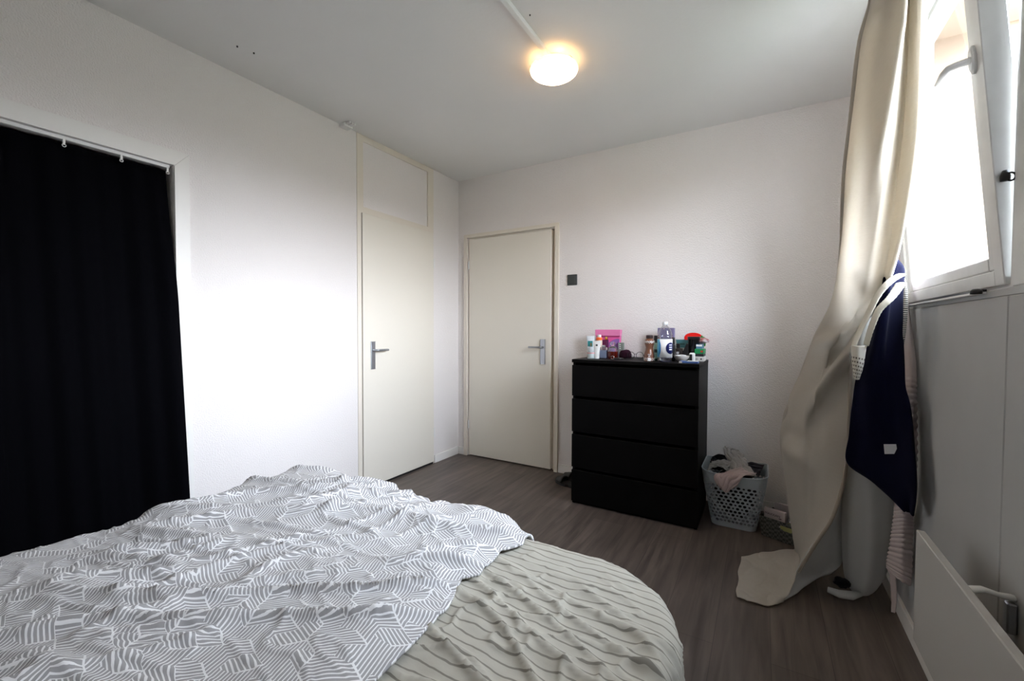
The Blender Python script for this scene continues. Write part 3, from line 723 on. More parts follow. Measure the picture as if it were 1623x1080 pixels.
# glasses
t = thing('eyeglasses', (1.742, -.31, TZ), 'black round framed eyeglasses lying open on the chest', 'glasses')
def loopy(cx, cy_, r, a0): return [(cx+r*math.cos(a)*math.cos(a0), cy_+r*math.cos(a)*math.sin(a0), TZ+.026+r*math.sin(a)) for a in np.linspace(0, 2*PI, 26, endpoint=False)]
bm = _new(); tube(bm, loopy(1.738, -.315, .0235, .3), .0017, 6, closed=True); tube(bm, loopy(1.794, -.300, .0235, .3), .0017, 6, closed=True); tube(bm, [(1.760, -.308, TZ+.033), (1.766, -.307, TZ+.037), (1.772, -.305, TZ+.033)], .0015, 6)
fr_ = obj('rims', bm, BLACKP, t, smooth=True)
for (a, b) in (((1.716, -.322, TZ+.030), (1.745, -.20, TZ+.004)), ((1.817, -.292, TZ+.030), (1.80, -.18, TZ+.004))):
    bm = _new(); a = Vector(a); b = Vector(b); tube(bm, [a, a.lerp(b, .5)+Vector((0, 0, .004)), b], .0015, 6); obj('temple', bm, BLACKP, t, smooth=True)
# chocolate drink
c = (1.896, -.47, TZ)
t = thing('chocolate_drink_bottle', c, 'small brown chocolate milk bottle with dark cap beside the water bottle', 'bottle')
CHB = mat('chocolate_brown', (.19, .075, .04), .3, coat=.3)
rlathe('body', CHB, [(.026, 0), (.031, .004), (.032, .030), (.030, .048), (.0235, .075), (.022, .088), (.026, .105), (.031, .122), (.030, .132), (.022, .143), (.017, .147)], c, t, seg=32)
rlathe('cap', mat('dark_brown_cap', (.03, .02, .02), .4), [(.019, .1475), (.021, .149), (.021, .166), (.019, .168)], c, t)
CP = Vector(CAMLOC); fa = math.atan2(CP.y-c[1], CP.x-c[0])+PI/2       # label faces the room
LB = [(.0325, .006), (.0322, .030)]
def wraptext(body, c, r, z, size, m, parent, fa, step):
    for i, ch in enumerate(body):
        a = fa-PI/2 + (i-(len(body)-1)/2)*step
        text('lettering', ch, size, (c[0]+(r+.0006)*math.cos(a), c[1]+(r+.0006)*math.sin(a), TZ+z), (PI/2, 0, a+PI/2), m, parent)
for zz_, rr_ in ((.010, .0318), (.020, .0322), (.121, .0312), (.128, .0312)):
    bm = _new(); pts = [(c[0]+(rr_+.0005)*math.cos(a), c[1]+(rr_+.0005)*math.sin(a), TZ+zz_+.004*math.sin(a*14+zz_*300)) for a in np.linspace(0, 2*PI, 80, endpoint=False)]
    tube(bm, pts, .0014, 5, closed=True); obj('zigzag_print', bm, WH, t, smooth=True)
a = fa-PI/2; d_ = Vector((math.cos(a), math.sin(a), 0))
for zz_, w_, h_, rr_ in ((.046, .009, .004, .0318), (.036, .006, .007, .032), (.016, .009, .022, .0332)):
    M = Matrix.Translation(Vector((c[0], c[1], TZ+zz_))+d_*rr_) @ Matrix.Rotation(a+PI/2, 4, 'Z'); bm = _new(); box(bm, -w_, w_, -.001, .001, -h_/2, h_/2, mtx=M); obj('white_print', bm, WH, t)
c = (1.925, -.385, TZ)
t = thing('deodorant_can', c, 'slim dark green can with pale panels between the two drink bottles', 'can')
rlathe('body', mat('dark_green_can', (.01, .03, .022), .35), [(.017, 0), (.0185, .002), (.0185, .125), (.017, .128)], c, t)
rlathe('cap', BLACKP, [(.0175, .1285), (.019, .130), (.019, .162), (.017, .165)], c, t)
for z0, z1 in ((.015, .055), (.075, .118)): rlathe('label', mat('pale_green_label', (.35, .55, .46), .4), [(.0187, z0), (.0189, z0+.0005), (.0189, z1-.0005), (.0187, z1)], c, t)
# water bottle
c = (1.990, -.465, TZ)
t = thing('water_bottle', c, 'large clear plastic water bottle with white and blue label', 'water bottle')
PET = glassm('clear_plastic', (.90, .92, .95), .08, .35, .9, 2.2)
rlathe('body', PET, [(.030, .0), (.042, .004), (.044, .012), (.0415, .020), (.0435, .030), (.0435, .045), (.043, .15), (.044, .160), (.042, .163), (.0435, .168), (.042, .176), (.036, .198), (.024, .218), (.014, .228), (.0125, .232)], c, t, seg=40)
rlathe('water', glassm('water', (.80, .84, .88), .02, .2), [(.028, .003), (.040, .007), (.040, .15), (.038, .152)], c, t, seg=32)
rlathe('cap', mat('clear_white_cap', (.80, .82, .84), .3), [(.0155, .2325), (.0165, .234), (.0165, .250), (.015, .252)], c, t)
def band(name, m, c, r, z0, z1, a0, a1, parent, th=.0006, n=24, zf=None):
    P = [[], []]
    for a in np.linspace(a0, a1, n):
        zz0, zz1 = (z0, z1) if zf is None else zf(a)
        P[0].append((c[0]+r*math.cos(a), c[1]+r*math.sin(a), TZ+zz0)); P[1].append((c[0]+r*math.cos(a), c[1]+r*math.sin(a), TZ+zz1))
    return obj(name, gridmesh(P), m, parent, smooth=True, solid=th, off=0)
fa = math.atan2(CP.y-c[1], CP.x-c[0])
band('label', WH, c, .0447, .030, .145, 0, 2*PI, t, n=64)
band('light_blue_panel', mat('sky_blue_print', (.13, .50, .72), .4), c, .0455, .032, .143, fa-1.55, fa-.72, t)
band('blue_crescent', mat('mid_blue_print', (.02, .14, .32), .4), c, .0459, 0, 0, fa-.80, fa-.55, t, zf=lambda a: (.088-.044*math.sqrt(max(0, 1-((a-fa+.80)/.25)**2)), .088+.044*math.sqrt(max(0, 1-((a-fa+.80)/.25)**2))))
ac = fa+.85
band('navy_disc', mat('navy_print', (.004, .012, .12), .4), c, .0459, 0, 0, ac-.74, ac+.74, t, n=30, zf=lambda a: (.088-.036*math.sqrt(max(0, 1-((a-ac)/.74)**2)), .088+.036*math.sqrt(max(0, 1-((a-ac)/.74)**2))))
for zz_, hh in ((.108, .006), (.094, .007), (.080, .009)): band('white_print', WH, c, .0464, zz_-hh/2, zz_+hh/2, ac-.28, ac+.25, t, n=8)
t = thing('purple_box', (1.928, -.10, TZ), 'flat lilac-grey box standing upright against the wall behind the water bottle', 'box')
rbox('carton', mat('lilac_card', (.20, .17, .30), .55), 1.872, 1.984, -.115, -.080, TZ, TZ+.216, t)
t = thing('slim_bottle', (2.022, -.36, TZ), 'slim tall black bottle right of the water bottle', 'bottle')
rlathe('body', BLACKP, [(.011, 0), (.0125, .002), (.0125, .100), (.010, .108)], (2.022, -.36, TZ), t)
rlathe('cap', BLACKP, [(.0095, .1085), (.010, .110), (.010, .152), (.009, .154)], (2.022, -.36, TZ), t)
t = thing('dark_perfume_bottle', (2.046, -.285, TZ), 'squat dark perfume bottle with white print standing behind the bowl', 'perfume bottle')
rbox('body', mat('smoky_glass', (.03, .022, .02), .2, coat=.4), 2.026, 2.068, -.300, -.268, TZ, TZ+.082, t, bev=.004)
rbox('cap', BLACKP, 2.028, 2.050, -.295, -.273, TZ+.0825, TZ+.112, t, bev=.003)
for k in range(2): rbox('white_print', WH, 2.031, 2.047, -.3012, -.3002, TZ+.046+k*.008, TZ+.050+k*.008, t, bev=0)
t = thing('teal_tube', (2.056, -.20, TZ), 'teal cosmetic tube with white label standing behind the white bowl', 'tube')
bm = _new(); rings = []
for s in np.linspace(0, 1, 8):
    rx = .022+.022*s; ry = .016*(1-s)+.0015
    rings.append([bm.verts.new((2.054+rx*math.cos(2*PI*k/20), -.20+ry*math.sin(2*PI*k/20), TZ+.018+s*.118)) for k in range(20)])
for a, b in zip(rings, rings[1:]):
    for k in range(20): bm.faces.new((a[k], a[(k+1) % 20], b[(k+1) % 20], b[k]))
bm.faces.new(list(reversed(rings[0]))); bm.faces.new(rings[-1])
sharp(obj('body', bm, mat('muted_teal', (.06, .22, .25), .4), t, smooth=True), 50)
rlathe('cap', DTEAL, [(.019, 0), (.0195, .001), (.0195, .017), (.019, .0175)], (2.054, -.20, TZ), t)
rbox('label', WH, 2.042, 2.068, -.2155, -.2145, TZ+.062, TZ+.082, t, bev=0)
rbox('lower_label', DTEAL, 2.042, 2.068, -.2160, -.2150, TZ+.040, TZ+.0615, t, bev=0)
rbox('print_line', mat('dark_green_print', (.02, .10, .09), .5), 2.028, 2.068, -.2075, -.2065, TZ+.104, TZ+.111, t, bev=0)
t = thing('pale_box', (2.025, -.11, TZ), 'pale grey-green carton at the wall behind the teal tube', 'box')
rbox('carton', mat('pale_sage_card', (.42, .46, .42), .6), 1.994, 2.078, -.130, -.085, TZ, TZ+.138, t)
# black canister
c = (2.130, -.25, TZ)
t = thing('black_canister', c, 'tall black cylinder canister with wider rim near the right end of the chest', 'canister')
rlathe('body', mat('glossy_black', (.006, .006, .007), .18, coat=.5), [(.028, 0), (.031, .003), (.036, .140), (.037, .142)], c, t, seg=32)
rlathe('lid', BLACKP, [(.0385, .1425), (.039, .144), (.039, .156), (.036, .159)], c, t, seg=32)
bm = _new(); P = [(2.058, -.27, TZ), (2.098, -.27, TZ), (2.100, -.27, TZ+.11), (2.088, -.27, TZ+.112), (2.066, -.27, TZ+.06)]
prism(bm, P, (0, .02, 0)); obj('dark_wedge_case', bm, BLACKP, label='small black slanted case leaning between the teal tube and canister', cat='case')
# red oval, green box etc
t = thing('red_case', (2.112, -.135, TZ), 'bright red oval case propped at the wall behind the black canister', 'case')
bm = _new(); pts = [(2.112+.058*math.cos(a)*(1 if math.sin(a) > 0 else .98), -.145, TZ+.150+(.034 if math.sin(a) > 0 else .150)*math.sin(a)*(1 if math.sin(a) > 0 else .98)) for a in np.linspace(0, 2*PI, 40, endpoint=False)]
prism(bm, pts, (0, .028, 0)); bmesh.ops.bevel(bm, geom=[e_ for e_ in bm.edges if abs(e_.verts[0].co.y-e_.verts[1].co.y) < 1e-6], offset=.006, segments=2, affect='EDGES')
obj('shell', bm, mat('bright_red_plastic', (.80, .012, .008), .35), t, smooth=False)
def stackbox(x0, x1, y0, y1, z0, z1, m, label): return rbox('small_carton', m, x0, x1, y0, y1, z0, z1, None, label=label, cat='box', group='cartons stacked at the right end of the chest')
b1 = stackbox(2.140, 2.196, -.29, -.17, TZ, TZ+.030, mat('white_card', (.70, .69, .66), .6), 'white carton with black marks at the bottom of the right-hand stack')
for z in (.008, .018): 
    rbox('print_mark', BLACKP, 2.143, 2.160, -.2912, -.2902, TZ+z, TZ+z+.003, b1, bev=0)
rbox('print_mark', BLACKP, 2.176, 2.184, -.2912, -.2902, TZ+.010, TZ+.020, b1, bev=0)
b2 = stackbox(2.142, 2.194, -.285, -.175, TZ+.0305, TZ+.048, mat('black_card', (.02, .02, .025), .5), 'black carton lying second from the bottom of the right-hand stack')
b3 = stackbox(2.140, 2.195, -.288, -.175, TZ+.0485, TZ+.080, mat('green_card', (.01, .24, .08), .5), 'green carton with red spot in the right-hand stack')
rbox('red_print', mat('red_print', (.6, .03, .02), .5), 2.176, 2.190, -.2892, -.2882, TZ+.058, TZ+.070, b3, bev=0)
b4 = stackbox(2.148, 2.184, -.284, -.18, TZ+.0805, TZ+.110, mat('blue_card', (.10, .22, .34), .5), 'blue and white carton on top of the right-hand stack')
rbox('white_band', WH, 2.149, 2.183, -.2852, -.2842, TZ+.096, TZ+.108, b4, bev=0)
crumple('plastic_wrapper', (2.180, -.225, TZ+.132), (.042, .032, .018), mat('red_foil_wrapper', (.30, .03, .03), .3, vary=(40, (.62, .55, .55))), 8, .5, sub=3, zmin=TZ+.1115, label='crumpled red and clear wrapper on top of the carton stack', cat='wrapper')
crumple('green_leaf_packet', (2.172, -.15, TZ+.125), (.018, .014, .040), mat('green_foil', (.05, .22, .05), .45), 9, .4, sub=3, label='crumpled green packet between the red case and the wall', cat='packet')
# bowl
c = (2.075, -.37, TZ)
t = thing('white_bowl', c, 'small white bowl at the front of the chest by the black canister', 'bowl')
WC = mat('white_ceramic', (.80, .77, .72), .25)
rlathe('shell', WC, [(.018, 0), (.020, .003), (.034, .012), (.044, .026), (.0475, .038), (.045, .038), (.041, .026), (.030, .014), (.012, .010)], c, t, seg=36)
for i, (dx, dy) in enumerate(((-.018, -.018), (.016, -.020), (.0, .012))):
    rlathe('tealight', WH, [(.012, .0), (.013, .001), (.013, .014), (.011, .015)], (c[0]+dx, c[1]+dy, TZ+.0285), None, seg=16, label=['white round pot in the bowl, nearest the water bottle', 'white round pot in the bowl, nearest the white and black gadget', 'white round pot at the back of the bowl'][i], cat='pot', group='white pots in the bowl')
t = thing('gadget', (2.135, -.35, TZ), 'small white and black gadget standing beside the bowl', 'gadget')
rbox('shell', WH, 2.117, 2.152, -.365, -.335, TZ+.0005, TZ+.057, t, bev=.006, rot=.1)
rbox('screen', BLACKP, 2.120, 2.137, -.3675, -.3660, TZ+.008, TZ+.048, t, bev=0, rot=.0)
t = thing('blue_packet', (2.135, -.46, TZ), 'flat blue and white packet lying at the front edge of the chest', 'packet')
rbox('carton', mat('blue_packet', (.07, .13, .36), .4), 2.082, 2.188, -.500, -.440, TZ, TZ+.012, t)
rbox('white_label', WH, 2.125, 2.186, -.5015, -.45, TZ+.0122, TZ+.0142, t, bev=0)
rbox('end_label', mat('beige_card', (.55, .48, .42), .5), 2.080, 2.098, -.5015, -.5003, TZ+.001, TZ+.011, t, bev=0)

# ================================================================== LAUNDRY BASKET
def rrect(s, hx, hy, r):
    """point on a rounded rectangle, s in 0..1 going round from the middle of the front"""
    segs = [hx-r, PI/2*r, 2*(hy-r), PI/2*r, 2*(hx-r), PI/2*r, 2*(hy-r), PI/2*r, hx-r]; L = sum(segs); d = (s % 1.0)*L
    cs = [(hx-r, -hy+r, -PI/2), (hx-r, hy-r, 0), (-hx+r, hy-r, PI/2), (-hx+r, -hy+r, PI)]
    if d < segs[0]: return (d, -hy)
    d -= segs[0]
    if d < segs[1]: a = -PI/2+d/r; return (hx-r+r*math.cos(a), -hy+r+r*math.sin(a))
    d -= segs[1]
    if d < segs[2]: return (hx, -hy+r+d)
    d -= segs[2]
    if d < segs[3]: a = d/r; return (hx-r+r*math.cos(a), hy-r+r*math.sin(a))
    d -= segs[3]
    if d < segs[4]: return (hx-r-d, hy)
    d -= segs[4]
    if d < segs[5]: a = PI/2+d/r; return (-hx+r+r*math.cos(a), hy-r+r*math.sin(a))
    d -= segs[5]
    if d < segs[6]: return (-hx, hy-r-d)
    d -= segs[6]
    if d < segs[7]: a = PI+d/r; return (-hx+r+r*math.cos(a), -hy+r+r*math.sin(a))
    d -= segs[7]
    return (-hx+r+d, -hy)
BX, BY, BH = 2.382, -.268, .325
def bpos(s, v):
    hx = .122+.054*v; hy = .118+.052*v; x, y = rrect(s, hx, hy, .045)
    ax = abs(x)/hx
    z = .004 + v*(BH - (.030*(1-ax**4) if False else 0)) 
    if v > .86: z += (v-.86)/.14*.018*(ax**3)
    return Vector((BX+x, BY+y, z))
bm = _new(); NC, NR = 44, 11
rs_ = [0, .08]+[.08+.74*(i+1)/NR for i in range(NR)]+[.86, .93, 1.0]
cache = {}
def gv(s, v):
    k_ = (round(s % 1.0, 6), round(v, 6))
    if k_ not in cache: cache[k_] = bm.verts.new(bpos(k_[0], k_[1]))
    return cache[k_]
rnd = random.Random(3)
for i in range(len(rs_)-1):
    v0, v1 = rs_[i], rs_[i+1]; holes = 1 <= i <= NR; off = .5 if i % 2 else 0
    for j in range(NC):
        s0, s1 = (j+off)/NC, (j+1+off)/NC; sm = (s0+s1)/2
        co = [(s0, v0), (sm, v0), (s1, v0), (s1, (v0+v1)/2), (s1, v1), (sm, v1), (s0, v1), (s0, (v0+v1)/2)]
        outer = [gv(*q_) for q_ in co]
        cx_, _ = bpos(sm, .5).x-BX, 0
        if holes:
            k_ = .40 if (i+j) % 3 else .27
            inner = []
            for (a_, b_) in co:
                ds, dv = a_-sm, b_-(v0+v1)/2
                n_ = math.hypot(ds*NC*2, dv/(v1-v0)*2)
                inner.append(bm.verts.new(bpos(sm+ds/n_*k_*2, (v0+v1)/2+dv/n_*k_*2)))
            for q_ in range(8): bm.faces.new((outer[q_], outer[(q_+1) % 8], inner[(q_+1) % 8], inner[q_]))
        else:
            bm.faces.new(outer)
t = thing('laundry_basket', (BX, BY, 0), 'grey-blue plastic laundry basket with round holes right of the chest', 'laundry basket')
BASK = mat('grey_blue_plastic', (.38, .43, .46), .45)
obj('basket_wall', bm, BASK, t, smooth=False, solid=.003, off=0)
bm = _new(); pts = [(BX+rrect(s, .122, .118, .045)[0], BY+rrect(s, .122, .118, .045)[1], .0) for s in np.linspace(0, 1, 60, endpoint=False)]; prism(bm, pts, (0, 0, .006)); obj('basket_floor', bm, BASK, t)
bm = _new(); tube(bm, [bpos(s, 1.0)+Vector((0, 0, .001)) for s in np.linspace(0, 1, 80, endpoint=False)], .0035, 8, closed=True); obj('rim', bm, BASK, t, smooth=True)
GC = fabric('grey_jersey', (.30, .29, .28), 0, 200); PC = fabric('dusty_pink_cotton', (.46, .37, .36), 0, 200); BC = fabric('black_cotton', (.010, .009, .014), 0, 200)
crumple('crumpled_clothes', (BX, BY, .185), (.118, .112, .150), BC, 21, .12, zmin=.03, label='black clothes enlarged to fill the laundry basket and darken its holes', cat='clothes')  # dark heap swollen towards the walls so the holes look shaded
def cloth_grid(T, nr, nc, amp, seed, fx=5, fy=5):
    return gridmesh(sheet(T, nr, nc, lambda u, v: amp*(ridge(u*fx, v*fy, seed, .2)-.4)+amp*.6*perlin(u*fx*2, v*fy*2, seed+1)).tolist())
def cloth(name, T, m, amp, seed, nr=50, nc=50, fx=4, fy=4, th=.003, **k):
    return obj(name, cloth_grid(T, nr, nc, amp, seed, fx, fy), m, smooth=True, solid=th, **k)
cloth('grey_shirt', [[(2.232, -.37, .322), (2.29, -.33, .345), (2.35, -.36, .335)], [(2.250, -.30, .355), (2.31, -.29, .372), (2.37, -.31, .38)], [(2.27, -.22, .33), (2.33, -.22, .36), (2.40, -.23, .36)]], GC, .012, 31, label='grey shirt bunched at the left inside the laundry basket', cat='shirt')
cloth('grey_trousers', [[(2.315, -.17, .435), (2.34, -.175, .43), (2.38, -.18, .43), (2.41, -.18, .415)], [(2.31, -.22, .43), (2.345, -.24, .42), (2.385, -.235, .425), (2.43, -.22, .40)], [(2.34, -.29, .37), (2.37, -.31, .385), (2.42, -.30, .375), (2.46, -.28, .36)], [(2.36, -.35, .325), (2.39, -.375, .335), (2.44, -.36, .33), (2.50, -.33, .32)]], fabric('grey_beige_jersey', (.34, .32, .30), 0, 200), .012, 33, label='grey trousers heaped highest in the laundry basket', cat='trousers')
cloth('pink_blouse', [[(2.42, -.34, .365), (2.455, -.36, .352), (2.50, -.36, .345)], [(2.335, -.395, .335), (2.39, -.41, .352), (2.47, -.40, .345)], [(2.282, -.452, .325), (2.35, -.458, .335), (2.435, -.455, .345)], [(2.290, -.458, .285), (2.345, -.464, .278), (2.405, -.461, .295)], [(2.325, -.456, .250), (2.345, -.458, .232), (2.365, -.456, .252)]], PC, .008, 35, label='pale pink blouse hanging over the front rim of the laundry basket', cat='blouse')
cloth('black_jacket', [[(2.21+.03, -.13, .350), (2.30, -.125, .365), (2.40, -.12, .345), (2.54, -.13, .34)], [(2.235, -.20, .33), (2.30, -.20, .34), (2.42, -.20, .33), (2.525, -.20, .325)], [(2.24, -.28, .30), (2.31, -.27, .31), (2.43, -.27, .30), (2.51, -.28, .30)]], BC, .014, 37, label='black jacket along the back rim of the laundry basket', cat='jacket')

# ---------------------------------------------------------------- small woven storage basket
th_ = -.40; OX, OY = 2.518, -.400
def q(u, v, z): # local: u along the front, v to the back
    return Vector((OX+u*math.cos(th_)+v*(-math.sin(th_)), OY+u*math.sin(th_)+v*math.cos(th_), z))
t = thing('storage_basket', q(.13, .09, 0), 'small dark grey woven storage basket half hidden behind the beige curtain', 'basket')
WOV = mat('dark_woven_plastic', (.065, .068, .060), .5)
n_ = WOV.node_tree; vo = n_.nodes.new('ShaderNodeTexChecker'); tcn = n_.nodes.new('ShaderNodeTexCoord'); vo.inputs['Scale'].default_value = 75
bpn = n_.nodes.new('ShaderNodeBump'); bpn.inputs['Distance'].default_value = .003; n_.links.new(tcn.outputs['Object'], vo.inputs[0]); n_.links.new(vo.outputs['Fac'], bpn.inputs['Height']); n_.links.new(bpn.outputs[0], n_.nodes['Principled BSDF'].inputs['Normal'])
mxn = n_.nodes.new('ShaderNodeMix'); mxn.data_type = 'RGBA'; mxn.inputs[6].default_value = (.03, .032, .028, 1); mxn.inputs[7].default_value = (.095, .10, .088, 1); n_.links.new(vo.outputs['Fac'], mxn.inputs[0]); n_.links.new(mxn.outputs[2], n_.nodes['Principled BSDF'].inputs['Base Color'])
bm = _new(); L_, D_, HH = .26, .18, .112
def wall4(ax, n1, n2, skip=None):
    V_ = [[bm.verts.new(ax(i/n1, j/n2)) for i in range(n1+1)] for j in range(n2+1)]
    for j in range(n2):
        for i in range(n1):
            if skip and skip((i+.5)/n1, (j+.5)/n2): continue
            bm.faces.new((V_[j][i], V_[j][i+1], V_[j+1][i+1], V_[j+1][i]))
tp = .010
wall4(lambda a, b: q(tp*(1-b)+a*(L_-2*tp*(1-b)), tp*(1-b), .003+b*HH), 40, 20, lambda a, b: ((a-.56)/.15)**4+((b-.74)/.12)**4 < 1)
wall4(lambda a, b: q(tp*(1-b)+a*(L_-2*tp*(1-b)), D_-tp*(1-b), .003+b*HH), 4, 4)
wall4(lambda a, b: q(tp*(1-b), tp*(1-b)+a*(D_-2*tp*(1-b)), .003+b*HH), 4, 4)
wall4(lambda a, b: q(L_-tp*(1-b), tp*(1-b)+a*(D_-2*tp*(1-b)), .003+b*HH), 4, 4)
wall4(lambda a, b: q(tp+a*(L_-2*tp), tp+b*(D_-2*tp), .003), 2, 2)
bmesh.ops.remove_doubles(bm, verts=bm.verts[:], dist=.0002)
obj('basket_wall', bm, WOV, t, solid=.003, off=0)
bm = _new(); tube(bm, [q(0, 0, .116), q(L_, 0, .116), q(L_, D_, .116), q(0, D_, .116)], .004, 8, closed=True); obj('rim', bm, WOV, t, smooth=True)
def qbox(name, m, u0, u1, v0, v1, z0, z1, parent=None, tilt=0., bev=.001, **k):
    bm = _new(); M = Matrix.Translation(q((u0+u1)/2, (v0+v1)/2, z0)) @ Matrix.Rotation(th_, 4, 'Z') @ Matrix.Rotation(tilt, 4, 'X')
    box(bm, -(u1-u0)/2, (u1-u0)/2, -(v1-v0)/2, (v1-v0)/2, 0, z1-z0, bev=bev, mtx=M); return obj(name, bm, m, parent, **k)
PKB = mat('pale_pink_card', (.45, .39, .38), .55)
qbox('yellow_packet', mat('yellow_green_card', (.40, .38, .14), .5), .105, .185, .016, .030, .008, .105, label='yellow-green packet seen through the handle slot of the woven basket', cat='packet')
cb = qbox('pale_carton', PKB, .010, .122, .036, .056, .008, .160, label='pale carton with dark lettering standing at the left of the woven basket', cat='box', tilt=-.0)
Mt = Matrix.Translation(q(.030, .0335, .132)); 
text('lettering', 'MAXXAN', .019, q(.056, .0352, .130), (PI/2, 0, th_), mat('dark_print', (.03, .01, .015), .5), cb, align='CENTER')
qbox('print_mark', MATS['dark_print'], .090, .104, .0345, .0355, .116, .120, cb, bev=0)
qbox('white_carton', mat('white_card_b', (.50, .47, .45), .5), .205, .250, .03, .05, .008, .165, tilt=.0, label='white carton standing at the right end of the woven basket', cat='box')
qbox('red_carton', mat('dark_red_card', (.20, .02, .02), .5), .130, .235, .090, .110, .008, .155, label='dark red carton in the middle of the woven basket', cat='box')
qbox('magazine', mat('magazine_paper', (.48, .42, .42), .5), .025, .25, .138, .146, .008, .170, tilt=.0, label='magazine standing at the back of the woven basket', cat='magazine')
qbox('black_case', BLACKP, .150, .25, .150, .166, .008, .185, label='black case at the back right of the woven basket', cat='case')
crumple('crumpled_foil', q(.160, .060, .118), (.034, .022, .026), mat('silver_foil', (.45, .45, .44), .22, .95, bump=(60, .8, .01)), 12, .6, sub=4, label='crumpled silver foil in the woven basket', cat='foil')

# ---------------------------------------------------------------- slippers
SL = mat('black_rubber', (.018, .018, .018), .6)
def slipper(c, rot, label):
    M = Matrix.Translation(c) @ Matrix.Rotation(rot, 4, 'Z')
    t = thing('slipper', c, label, 'slipper', group='black slippers by the door')
    out = []
    for a in np.linspace(0, 2*PI, 36, endpoint=False):
        x = .125*math.cos(a); w = (.046 if math.cos(a) > 0 else .036)+.004*math.cos(2*a); out.append((x, w*math.sin(a), 0))
    bm = _new(); prism(bm, out, (0, 0, .022), mtx=M); obj('sole', bm, SL, t)
    P = []
    for a in np.linspace(0, PI, 14): P.append([M @ Vector((.035+.075*s-(.01*s), .047*math.cos(a)*(1-.25*s), .020+.042*math.sin(a)*(1-.35*s))) for s in np.linspace(0, 1, 6)])
    obj('strap', gridmesh([[tuple(p) for p in r] for r in P]), SL, t, smooth=True, solid=.006, off=0)
slipper((1.250, -.245, 0), 2.85, 'black slipper on the floor beside the chest, nearer the bed')
slipper((1.265, -.130, 0), 3.0, 'black slipper on the floor beside the chest, nearer the wall')

# ================================================================== CURTAIN CORNER
CURT = [
     [(2.837, -1.25, 2.389), (2.871, -1.5, 2.213), (2.888, -1.47, 2.225), (2.918, -1.38, 2.273), (2.925, -1.45, 2.224)] ,
     [(2.813, -1.22, 2.257), (2.86, -1.49, 2.088), (2.884, -1.46, 2.097), (2.92, -1.37, 2.137), (2.927, -1.44, 2.094)] ,
     [(2.798, -1.18, 2.013), (2.84, -1.44, 1.892), (2.871, -1.44, 1.884), (2.918, -1.35, 1.911), (2.93, -1.42, 1.878)] ,
     [(2.788, -1.12, 1.812), (2.822, -1.33, 1.74), (2.864, -1.38, 1.717), (2.915, -1.3, 1.733), (2.93, -1.37, 1.708)] ,
     [(2.795, -0.99, 1.528), (2.81, -1.13, 1.504), (2.859, -1.22, 1.486), (2.919, -1.18, 1.487), (2.93, -1.23, 1.478)] ,
     [(2.786, -0.85, 1.323), (2.811, -0.98, 1.315), (2.851, -1.08, 1.308), (2.897, -1.07, 1.307), (2.909, -1.09, 1.306)] ,
     [(2.742, -0.72, 1.178), (2.784, -0.9, 1.166), (2.837, -0.95, 1.167), (2.866, -0.97, 1.181)] ,
     [(2.694, -0.68, 1.004), (2.738, -0.85, 1.004), (2.802, -0.9, 1.012), (2.852, -0.92, 1.03)] ,
     [(2.64, -0.64, 0.815), (2.695, -0.82, 0.835), (2.785, -0.88, 0.838), (2.851, -0.92, 0.86)] ,
     [(2.611, -0.62, 0.646), (2.673, -0.82, 0.681), (2.774, -0.9, 0.684), (2.847, -0.93, 0.679)] ,
     [(2.628, -0.6, 0.459), (2.677, -0.8, 0.494), (2.766, -0.9, 0.511), (2.831, -0.94, 0.524)] ,
     [(2.652, -0.58, 0.272), (2.69, -0.76, 0.319), (2.747, -0.88, 0.347), (2.79, -0.96, 0.37)] ,
     [(2.675, -0.57, 0.104), (2.697, -0.7, 0.139), (2.715, -0.87, 0.199), (2.727, -0.98, 0.236)] ,
     [(2.684, -0.577, 0.035), (2.691, -0.686, 0.06), (2.691, -0.818, 0.09), (2.677, -0.957, 0.1)] ,
]
NAVYT = [
     [(2.934, -1.06, 1.482), (2.941, -1.09, 1.482), (2.962, -1.06, 1.477)] ,
     [(2.918, -1.08, 1.429), (2.937, -1.12, 1.423), (2.972, -1.08, 1.425)] ,
     [(2.899, -1.1, 1.332), (2.926, -1.15, 1.328), (2.971, -1.08, 1.331)] ,
     [(2.882, -1.1, 1.167), (2.914, -1.15, 1.168), (2.974, -1.08, 1.168)] ,
     [(2.845, -1.1, 1.029), (2.908, -1.15, 1.027), (2.975, -1.15, 1.014)] ,
     [(2.83, -1.1, 0.886), (2.91, -1.15, 0.894), (2.99, -1.185, 0.929)] ,
     [(2.824, -1.1, 0.776), (2.922, -1.15, 0.775), (3.0, -1.211, 0.82)] ,
     [(2.82, -1.1, 0.665), (2.906, -1.15, 0.656), (3.0, -1.259, 0.688)] ,
     [(2.902, -1.1, 0.598), (2.96, -1.204, 0.59), (3.0, -1.258, 0.621)] ,
     [(2.97, -1.202, 0.543), (2.985, -1.213, 0.538), (3.0, -1.222, 0.536)] ,
]
